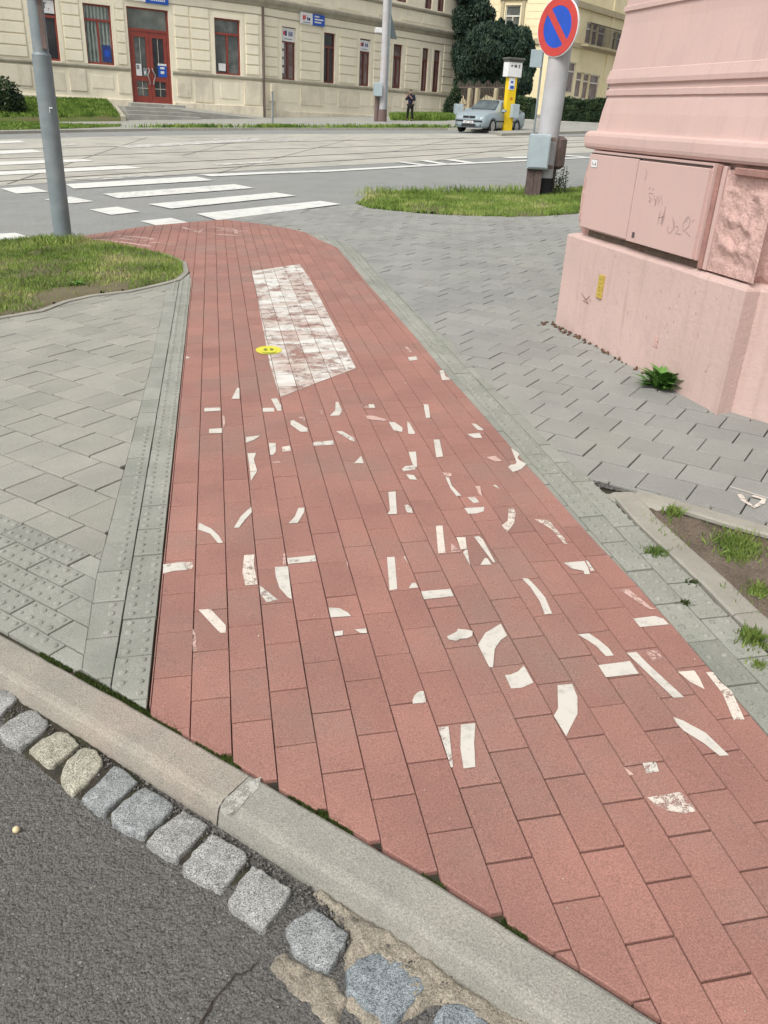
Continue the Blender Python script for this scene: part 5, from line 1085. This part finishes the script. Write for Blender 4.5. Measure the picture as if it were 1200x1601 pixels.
def ywall(Fp, L, holes, zt, nm='wall', M=YELW, zb=0):
    us = sorted({0, L, *[h[0] for h in holes], *[h[1] for h in holes]}); zs = sorted({zb, zt, *[h[2] for h in holes], *[h[3] for h in holes]}); b = MB(Fp)
    for a, c in zip(us, us[1:]):
        for e, g in zip(zs, zs[1:]):
            if any(h[0] < (a+c)/2 < h[1] and h[2] < (e+g)/2 < h[3] for h in holes): continue
            b.add([(a, 0, e), (c, 0, e), (c, 0, g), (a, 0, g)], [(0, 1, 2, 3)])
    for h in holes: 
        for q in (((h[0], 0, h[2]), (h[0], -.3, h[2]), (h[0], -.3, h[3]), (h[0], 0, h[3])), ((h[1], 0, h[2]), (h[1], -.3, h[2]), (h[1], -.3, h[3]), (h[1], 0, h[3])), ((h[0], 0, h[3]), (h[1], 0, h[3]), (h[1], -.3, h[3]), (h[0], -.3, h[3]))): b.add(list(q), [(0, 1, 2, 3)])
    b.build(nm, M, yl)
u0, z1_ = on(Y1, 791, 8); u1, z0_ = on(Y1, 810, 50)
hY = (u0, u1, z0_, z1_); ywall(Y1, L1, [hY], z1_+6)
window(Y1, *hY, WHTW, GLS, parent=yl, tr=.6)
b = MB(Y1); b.box(u0-.45, u0-.15, 0, .12, z0_-.2, z1_+.4); b.box(u1+.15, u1+.45, 0, .12, z0_-.2, z1_+.4); b.box(u0-.6, u1+.6, 0, .2, z1_+.4, z1_+.75); b.build('window_surround', OCHR, yl)
ub, zb_ = on(Y1, 835, 62); b = MB(Y1); b.box(0, L1, 0, .2, zb_-.35, zb_+.1); b.box(0, L1, 0, .25, zb_-6.8, zb_-6.4); b.build('moulding', OCHR, yl)
b = MB(Y1)
for k in range(14):
    b.box(0, u0-.6, 0, .03, zb_+.5+.6*k, zb_+1.05+.6*k)
b.build('rusticated_course', YELW, yl); b = MB(Y1)
for k in range(14): b.box(u1+.6, L1, 0, .03, zb_+.5+.6*k, zb_+1.05+.6*k)
b.build('rusticated_course', YELW, yl)
Y2, L2, a2_, c2_ = planeF((858, 150), (1000, 150), 88, 108)
holes = []
def wq(px0, px1, py0, py1):
    ua, za = on(Y2, px0, py0); ub2, zb2 = on(Y2, px1, py1); 
    return (min(ua, ub2), max(ua, ub2), min(za, zb2), max(za, zb2))
for q in ((902, 908, 112, 153), (911, 918, 114, 156), (922, 932, 116, 160), (918, 923, 34, 70), (926, 932, 36, 74), (935, 943, 40, 78), (955, 961, 48, 82), (964, 970, 50, 84), (888, 895, 96, 146), (951, 956, 126, 160)): holes.append(wq(*q))
hz = []
for h in holes:
    if h[3]-h[2] > .3 and h[1]-h[0] > .1: hz.append(h)
ywall(Y2, L2, hz, 17)
for h in hz: window(Y2, *h, WHTW, GLSB, parent=yl, mull=False)
_, zq = on(Y2, 890, 68); b = MB(Y2); b.box(0, L2, 0, .3, zq-.25, zq+.15); b.build('moulding', OCHR, yl)
_, zq2 = on(Y2, 890, 160); b = MB(Y2); b.box(0, L2, 0, .45, zq2-.9, zq2-.1); b.build('moulding', OCHR, yl)
_, zq3 = on(Y2, 900, 5); b = MB(Y2); b.box(0, L2, 0, .4, zq3-.3, zq3+.2); b.build('cornice', OCHR, yl)
for px_ in (873, 948, 985):
    uu, _ = on(Y2, px_, 100); b = MB(Y2); b.box(uu-.35, uu+.35, -.01, .12, zq2, 16); b.build('pilaster', YELW, yl)
uu, _ = on(Y2, 905, 60); u3, _ = on(Y2, 972, 60); b = MB(Y2)
b.tube([(uu, 1.0, zq+1.9), (u3, 1.0, zq+1.9)], .04, 6)
for k in range(46): x = uu+(u3-uu)*k/45; b.box(x-.02, x+.02, .98, 1.02, zq+.15, zq+1.9)
b.build('balcony_rail', BLK, yl)
b = MB(Y2); b.box(uu, u3, 0, 1.05, zq-.05, zq+.12); b.build('balcony', OCHR, yl)
b = MB(Y2); uu, _ = on(Y2, 886, 60); b.tube([(uu, .2, zq2), (uu, .2, 14)], .06, 6); b.build('downpipe', BRNM, yl)
# hedges and low wall before it
def hedge(label, pa_, pb2, h, w_, M=HEDG, name='hedge', n=9000, cat='hedge'):
    a = np.array(G(*pa_)); c = np.array(G(*pb2)); t = thing(name, label, cat, ((a[0]+c[0])/2, (a[1]+c[1])/2, gz(*((a+c)/2))))
    L = np.hypot(*(c-a)); d = (c-a)/L; nn = np.array([-d[1], d[0]])
    def smp(n_):
        u = RNG.random(n_)*L; v = RNG.uniform(-w_/2, w_/2, n_); z = RNG.random(n_)*h; k = RNG.integers(0, 3, n_); v = np.where(k == 0, -w_/2, np.where(k == 1, w_/2, v)); z = np.where(k == 2, h, z)
        x = a[0]+d[0]*u+nn[0]*v; y = a[1]+d[1]*u+nn[1]*v; zb3 = GA*x+GB*y+.05
        return np.stack([x, y, zb3+z+np.sin(u*3)*.06+RNG.normal(0, .07, n_)], 1)
    V, F = leaf_cloud(smp, n, .11); npmesh('foliage', V, F, M, t)
    b = MB(); c_, s_ = d; b.T = lambda x, y, z: (a[0]+c_*x-s_*y, a[1]+s_*x+c_*y, gz(a[0]+c_*x, a[1]+s_*x)+z); b.box(.05, L-.05, -w_/2+.08, w_/2-.08, 0, h-.1); b.build('branches', M, t)
hedge('clipped dark hedge at the foot of the yellow building, between mast and pink building', (868, 194), (945, 196), 1.25, .9)
hedge('low dark shrubs behind the yellow pillar', (802, 190), (832, 191), 1.3, .7, name='shrub', cat='shrub', n=4000)
def wallseg(name, label, cat, pa_, pb2, h, th, M, o=None):
    a = np.array(G(*pa_)); c = np.array(G(*pb2)); L = np.hypot(*(c-a)); d = (c-a)/L; b = MB(); b.T = lambda x, y, z: (a[0]+d[0]*x-d[1]*y, a[1]+d[1]*x+d[0]*y, gz(a[0], a[1])+z); b.box(0, L, 0, th, 0, h, .02); ob = b.build(name, M); tag(ob, label, cat)
wallseg('low_wall', 'long low pale kerb wall beneath the hedge across the street', 'wall', (800, 195), (945, 199), .35, .3, PAVE)
# garden fence with gate posts behind the car
fa, fb = np.array(at(712, 172, 70)), np.array(at(792, 172, 66)); L = np.hypot(*(fb-fa)[:2]); dF = (fb-fa)[:2]/L; fz0 = gz(fa[0], fa[1])
fn = thing('garden_fence', 'brown timber and wire garden fence behind the silver car', 'fence', (fa[0], fa[1], fz0)); TF = lambda x, y, z: (fa[0]+dF[0]*x-dF[1]*y, fa[1]+dF[1]*x+dF[0]*y, fz0+z)
b = MB(TF); [b.box(x*.16, x*.16+.05, 0, .03, .6, 2.5+.12*math.sin(x)) for x in range(int(L/.16))]; b.box(0, L, -.03, 0, .9, 1.0); b.box(0, L, -.03, 0, 2.1, 2.2); b.build('palings', FENC, fn)
b = MB(TF); b.box(0, L, -.15, .15, -.2, .6); b.build('plinth', PAVE, fn)
for x in (1.5, L*.42, L*.78):
    b = MB(TF); b.box(x-.14, x+.14, -.16, .12, 0, 2.1, .03); b.build('post', OCHR, fn)
sh = thing('shrub', 'dark ivy shrub at the far corner of the cream building beside the car', 'shrub', (*G(702, 187), gz(*G(702, 187))))
q = G(703, 187); V, F = leaf_cloud(blob_sampler([(q[0], q[1], gz(*q)+.7, .55, .5, .9), (q[0]+.3, q[1], gz(*q)+1.5, .4, .4, .7)]), 3500, .08); npmesh('foliage', V, F, HEDG, sh)
q = G(716, 188); t_ = thing('utility_cabinet', 'pale grey cabinet between the dark shrub and the car bonnet', 'cabinet', (q[0], q[1], gz(*q))); b = MB(); b.box(q[0]-.3, q[0]+.3, q[1], q[1]+.4, gz(*q), gz(*q)+1.05, .02); b.build('casing', BOXP, t_)
b = MB(); b.box(q[0]-.26, q[0]+.26, q[1]-.02, q[1]+.005, gz(*q)+.15, gz(*q)+.95, .004); b.build('door', BOXP, t_)
for (px, py, d_, lab, r, h) in ((4, 178, 52, 'dark rounded shrub on the raised far lawn, at the left edge of the photo', 1.1, 1.3),):
    q = at(px, py, d_); z0 = q[2]; t_ = thing('shrub', lab, 'shrub', (q[0], q[1], z0)); V, F = leaf_cloud(blob_sampler([(q[0], q[1], z0+h*.6, r, r*.8, h*.8), (q[0]-1, q[1], z0+h*.7, r, r*.8, h*.8), (q[0]+.5, q[1]-.1, z0+h*.4, r*.7, r*.6, h*.5)]), 7000, .09); npmesh('foliage', V, F, HEDG, t_)
# ------------------------------------------------------------------ yellow ticket pillar
q = G(791, 206.5); px0, py0 = q; z0 = gz(*q)
tk = thing('stop_pillar', 'tall yellow tram stop pillar with a white headed box under a small roof', 'pillar', (px0, py0, z0))
TP = lambda x, y, z: (px0+.74*(x*math.cos(.25)-y*math.sin(.25)), py0+.74*(x*math.sin(.25)+y*math.cos(.25)), z0+.74*z)
b = MB(TP); b.box(-.29, .29, -.2, .2, 0, 3.15, .02); b.build('column', PYEL, tk)
b = MB(TP); b.box(.292, .33, -.15, .15, 0, 3.1); b.build('column_edge', mat('dark_yellow', (.42, .28, .02)), tk)
b = MB(TP); b.box(-.5, .5, -.3, .3, 3.16, 4.0, .03); b.build('display_box', WHT, tk)
b = MB(TP); b.box(-.58, .62, -.42, .36, 4.12, 4.24, .02); b.box(-.52, .52, -.32, .32, 4.0, 4.12); b.build('roof', PGRY, tk)
b = MB(TP); b.box(-.32, -.2, -.306, -.30, 3.72, 3.84); b.box(-.08, .12, -.306, -.30, 3.7, 3.84); b.box(.24, .30, -.306, -.3, 3.68, 3.86); b.box(.3, .38, -.306, -.3, 3.68, 3.72); b.box(.3, .36, -.306, -.3, 3.80, 3.86); b.build('lettering', INK, tk)
b = MB(TP); b.box(-.3, .12, -.23, -.2, 2.45, 3.12, .01); b.build('timetable_panel', WHT, tk)
b = MB(TP); b.box(-.18, .0, -.236, -.23, 2.82, 2.95); b.box(-.2, .08, -.236, -.23, 2.5, 2.68); b.build('timetable_print', BLU, tk)
b = MB(TP); disc(b, TP(.0, -.2, 1.95), (math.sin(.25), -math.cos(.25), 0), .05, .09, 0, .01, 20) if False else None
b = MB(); disc(b, TP(0, -.2, 1.95), (.247, -.97, 0), .03, .06, 0, .01, 20); b.build('emblem', SRED, tk)
b = MB(TP); b.box(.0, .5, -.5, -.22, .85, 1.65, .02); b.build('bin', BOXP, tk)
# ------------------------------------------------------------------ parked car
def car(ox, oy, ang, label):
    z0 = gz(ox, oy); t = thing('parked_car', label, 'car', (ox, oy, z0)); c, s = math.cos(ang), math.sin(ang)
    T = lambda x, y, z: (ox+1.0*(x*c-y*s), oy+1.0*(x*s+y*c), z0+1.0*z)        # +x = rearwards, front wheel axle at x = 0
    # stations: x, z under, z belt, half width, z top, half width top
    st_ = [(-.82, .30, .58, .62, .60, .50), (-.76, .20, .66, .76, .70, .66), (-.60, .18, .72, .82, .78, .70), (-.2, .18, .80, .86, .88, .74), (.25, .18, .86, .865, .95, .74), (.45, .18, .88, .865, .98, .72),
           (.75, .18, .89, .865, 1.18, .64), (1.05, .18, .89, .865, 1.36, .58), (1.45, .18, .90, .865, 1.43, .56), (2.0, .18, .90, .865, 1.43, .56), (2.5, .18, .91, .86, 1.38, .56), (2.95, .2, .92, .85, 1.22, .60), (3.25, .22, .93, .83, 1.02, .66), (3.55, .26, .92, .78, .98, .66), (3.68, .34, .84, .66, .86, .55)]
    rings = []
    for x, zu, zb, hw, zt, ht in st_:
        r = []
        for sgn_ in (1, -1):
            pts = [(hw*.86, zu), (hw*.98, zu+.1), (hw, (zu+zb)/2), (hw*.985, zb-.06), (hw*.95, zb), ((hw*.95+ht)/2+.02, (zb+zt)/2+.01), (ht, zt-.03), (ht*.55, zt)]
            pts = pts if sgn_ == 1 else pts[::-1]; r += [(x, sgn_*y_, z_) for y_, z_ in pts]
        rings.append(r)
    b = MB(T); b.rings(rings, True, True); b.build('body', CARP, t)
    def glass(pts, nm='side_window'): b = MB(T); b.poly(pts); return b.build(nm, CARG, t)
    glass([(.50, -.66, 1.00), (1.10, -.53, 1.395), (1.10, .53, 1.395), (.50, .66, 1.00)], 'windscreen')
    b = MB(T); b.rings([[(.44, -.64, 1.0), (.44, .64, 1.0), (.46, .64, 1.02), (.46, -.64, 1.02)], [(1.08, -.52, 1.395), (1.08, .52, 1.395), (1.10, .52, 1.41), (1.10, -.52, 1.41)]]); b.build('windscreen', CARG, t)
    for sy in (-1, 1):
        for (x0, x1, x2, x3) in ((.78, 1.55, 1.5, 1.15), (1.62, 2.5, 2.35, 1.58), (2.56, 3.0, 2.62, 2.42)):
            yl_, yt = .855, .625; p = [(x0, yl_, .93), (x1, yl_, .93), (x2, yt, 1.33), (x3, yt, 1.33)]
            b = MB(T); b.rings([[(x, sy*(y_+.0), z) for x, y_, z in p], [(x, sy*(y_+.014), z+.004) for x, y_, z in p]]); b.build('side_window', CARG, t)
        for xw in (0, 2.55):
            w_ = MB(T); n_ = 24; rg = lambda r, y_: [(xw+r*math.cos(k*2*math.pi/n_), y_*sy, .30+r*math.sin(k*2*math.pi/n_)) for k in range(n_)]
            w_.rings([rg(.20, .86), rg(.285, .872), rg(.305, .85), rg(.305, .70), rg(.2, .68)], False, True); wh = w_.build('wheel', TYRE, t)
            w_ = MB(T); w_.rings([rg(.205, .862), rg(.19, .845), rg(.05, .852)], True); w_.build('rim', ALU, wh)
            w_ = MB(T); w_.rings([rg(.345, .835), rg(.345, .866), rg(.315, .868), rg(.315, .835)], False); w_.build('wheel_arch', BLK, t)
        b = MB(T); b.box(.68, .86, sy*.99-.09, sy*.99+.09, .90, 1.02, .03); b.build('wing_mirror', CARP, t)
        b = MB(T); b.rings([[(-.775, sy*.42, .56), (-.70, sy*.70, .57), (-.66, sy*.69, .70), (-.735, sy*.44, .69)], [(-.5, sy*.42, .56), (-.5, sy*.70, .57), (-.5, sy*.69, .70), (-.5, sy*.44, .69)]]); b.build('headlight', LAMP, t)
        b = MB(T); b.box(.3, 2.3, sy*.868-.01, sy*.868+.01, .48, .54); b.build('side_strip', BLK, t)
        b = MB(T); b.box(1.35, 1.5, sy*.87-.012, sy*.87+.012, .80, .835); b.build('door_handle', CARP, t)
        b = MB(T); b.box(-.80, -.74, sy*.5-.14, sy*.5+.14, .26, .34, .01); b.build('fog_light', BLK, t)
    b = MB(T); b.box(-.83, -.74, -.31, -.02, .58, .69, .012); b.box(-.83, -.74, .02, .31, .58, .69, .012); b.build('grille', BLK, t)
    b = MB(T); b.box(-.85, -.75, -.69, .69, .44, .51, .01); b.build('bumper_strip', BLK, t)
    b = MB(T); b.box(-.86, -.75, -.36, .36, .23, .35, .01); b.build('air_intake', BLK, t)
    b = MB(T); b.box(-.86, -.845, -.26, .26, .375, .475); pl_ = b.build('number_plate', WHT, t)
    b = MB(T); [b.box(-.864, -.86, -.2+k*.06, -.165+k*.06, .395, .45) for k in range(7) if k != 3]; b.build('number', INK, pl_)
    b = MB(T); b.box(.48, .5, -.6, .6, .985, 1.0); b.build('wiper', BLK, t)
    return t
wx, wy = G(744, 206.6)
car(wx, wy, R(45), 'silver blue hatchback parked nose towards the street, beside the yellow pillar')
# ------------------------------------------------------------------ standing person
def person(px, py, label):
    x, y = G(px, py); z = gz(x, y)+.07; k = 1.02; t = thing('person', label, 'person', (x, y, z))
    def skin(name, pts, edges, rad, M, root=0, sub=2):
        me = bpy.data.meshes.new(name); me.from_pydata([(p[0]*k, p[1]*k, p[2]*k) for p in pts], edges, []); o = bpy.data.objects.new(name, me); COL.objects.link(o); o.parent = t
        md = o.modifiers.new('skin', 'SKIN'); md.use_smooth_shade = True
        for i, sv in enumerate(me.skin_vertices[0].data if me.skin_vertices else []): sv.radius = rad[i]; sv.use_root = (i == root)
        if not me.skin_vertices: pass
        s2_ = o.modifiers.new('sub', 'SUBSURF'); s2_.levels = sub; s2_.render_levels = sub; me.materials.append(M); return o
    import bmesh
    def skinb(name, pts, edges, rad, M, sub=1):
        bm = bmesh.new(); lay = bm.verts.layers.skin.verify(); vs = []
        for i, p in enumerate(pts):
            v = bm.verts.new((p[0]*k, p[1]*k, p[2]*k)); v[lay].radius = rad[i] if isinstance(rad[i], tuple) else (rad[i], rad[i]); v[lay].use_root = (i == 0); vs.append(v)
        for a, c in edges: bm.edges.new((vs[a], vs[c]))
        me = bpy.data.meshes.new(name); bm.to_mesh(me); bm.free(); o = bpy.data.objects.new(name, me); COL.objects.link(o); o.parent = t
        md = o.modifiers.new('skin', 'SKIN'); md.use_smooth_shade = True; s2_ = o.modifiers.new('sub', 'SUBSURF'); s2_.levels = sub; s2_.render_levels = sub; me.materials.append(M); return o
    # facing the camera's left, hands raised to the face with a phone
    skinb('body', [(0, 0, .95), (0, 0, 1.2), (0, 0, 1.42), (0, -.01, 1.52), (-.02, -.03, 1.60), (-.03, -.05, 1.68), (.11, 0, .88), (.13, 0, .5), (.14, .02, .09), (.12, -.12, .04), (-.11, 0, .88), (-.15, -.02, .5), (-.17, .02, .09), (-.19, -.12, .04),
         (-.19, 0, 1.42), (-.27, -.06, 1.16), (-.20, -.26, 1.36), (-.14, -.28, 1.47), (.19, 0, 1.42), (.27, -.04, 1.16), (.10, -.26, 1.30), (.0, -.29, 1.42)],
        [(0, 1), (1, 2), (2, 3), (3, 4), (4, 5), (0, 6), (6, 7), (7, 8), (8, 9), (0, 10), (10, 11), (11, 12), (12, 13), (2, 14), (14, 15), (15, 16), (16, 17), (2, 18), (18, 19), (19, 20), (20, 21)],
        [.15, .14, .14, .06, .09, .085, .09, .065, .045, .04, .09, .065, .045, .04, .07, .05, .04, .035, .07, .05, .04, .035], SKIN)
    skinb('trousers', [(0, 0, .96), (.1, 0, .86), (.13, 0, .5), (.14, .01, .1), (-.1, 0, .86), (-.15, -.01, .5), (-.17, .01, .1)], [(0, 1), (1, 2), (2, 3), (0, 4), (4, 5), (5, 6)], [.165, .115, .09, .075, .115, .09, .075], TROU)
    skinb('jacket', [(0, 0, 1.22), (0, 0, .92), (0, 0, 1.42), (0, -.0, 1.50), (-.19, 0, 1.42), (-.28, -.06, 1.17), (-.21, -.22, 1.33), (.19, 0, 1.42), (.28, -.04, 1.17), (.13, -.22, 1.28)], [(0, 1), (0, 2), (2, 3), (2, 4), (4, 5), (5, 6), (2, 7), (7, 8), (8, 9)],
          [.185, .18, .18, .09, .10, .085, .06, .10, .085, .06], JACK)
    skinb('shoe', [(.14, .03, .05), (.12, -.14, .045)], [(0, 1)], [.055, .05], TROU); skinb('shoe', [(-.17, .03, .05), (-.19, -.14, .045)], [(0, 1)], [.055, .05], TROU)
    skinb('cap', [(-.02, 0, 1.70), (-.03, -.03, 1.76)], [(0, 1)], [.105, .09], HAIR)
    b = MB(lambda a, c, d: (x+a*k, y+c*k, z+d*k)); b.box(-.13, -.02, -.33, -.31, 1.44, 1.56, .004); ph = b.build('phone', BLK); tag(ph, 'dark phone held up by the standing person', 'phone')
    for s_, hx, hz in ((1, -.14, 1.47), (-1, 0, 1.42)):
        for f_ in range(5):
            a0 = (hx+.0, -.29, hz-.03+.02*f_); skinb('finger', [a0, (hx+.03*s_, -.335, hz-.03+.021*f_), (hx+.055*s_, -.335, hz-.03+.021*f_)], [(0, 1), (1, 2)], [.011, .010, .008], SKIN, 1)
    t.rotation_euler.z = R(-28)
    return t
person(640, 191, 'person in dark jacket, trousers and cap standing on the far pavement holding a phone up')
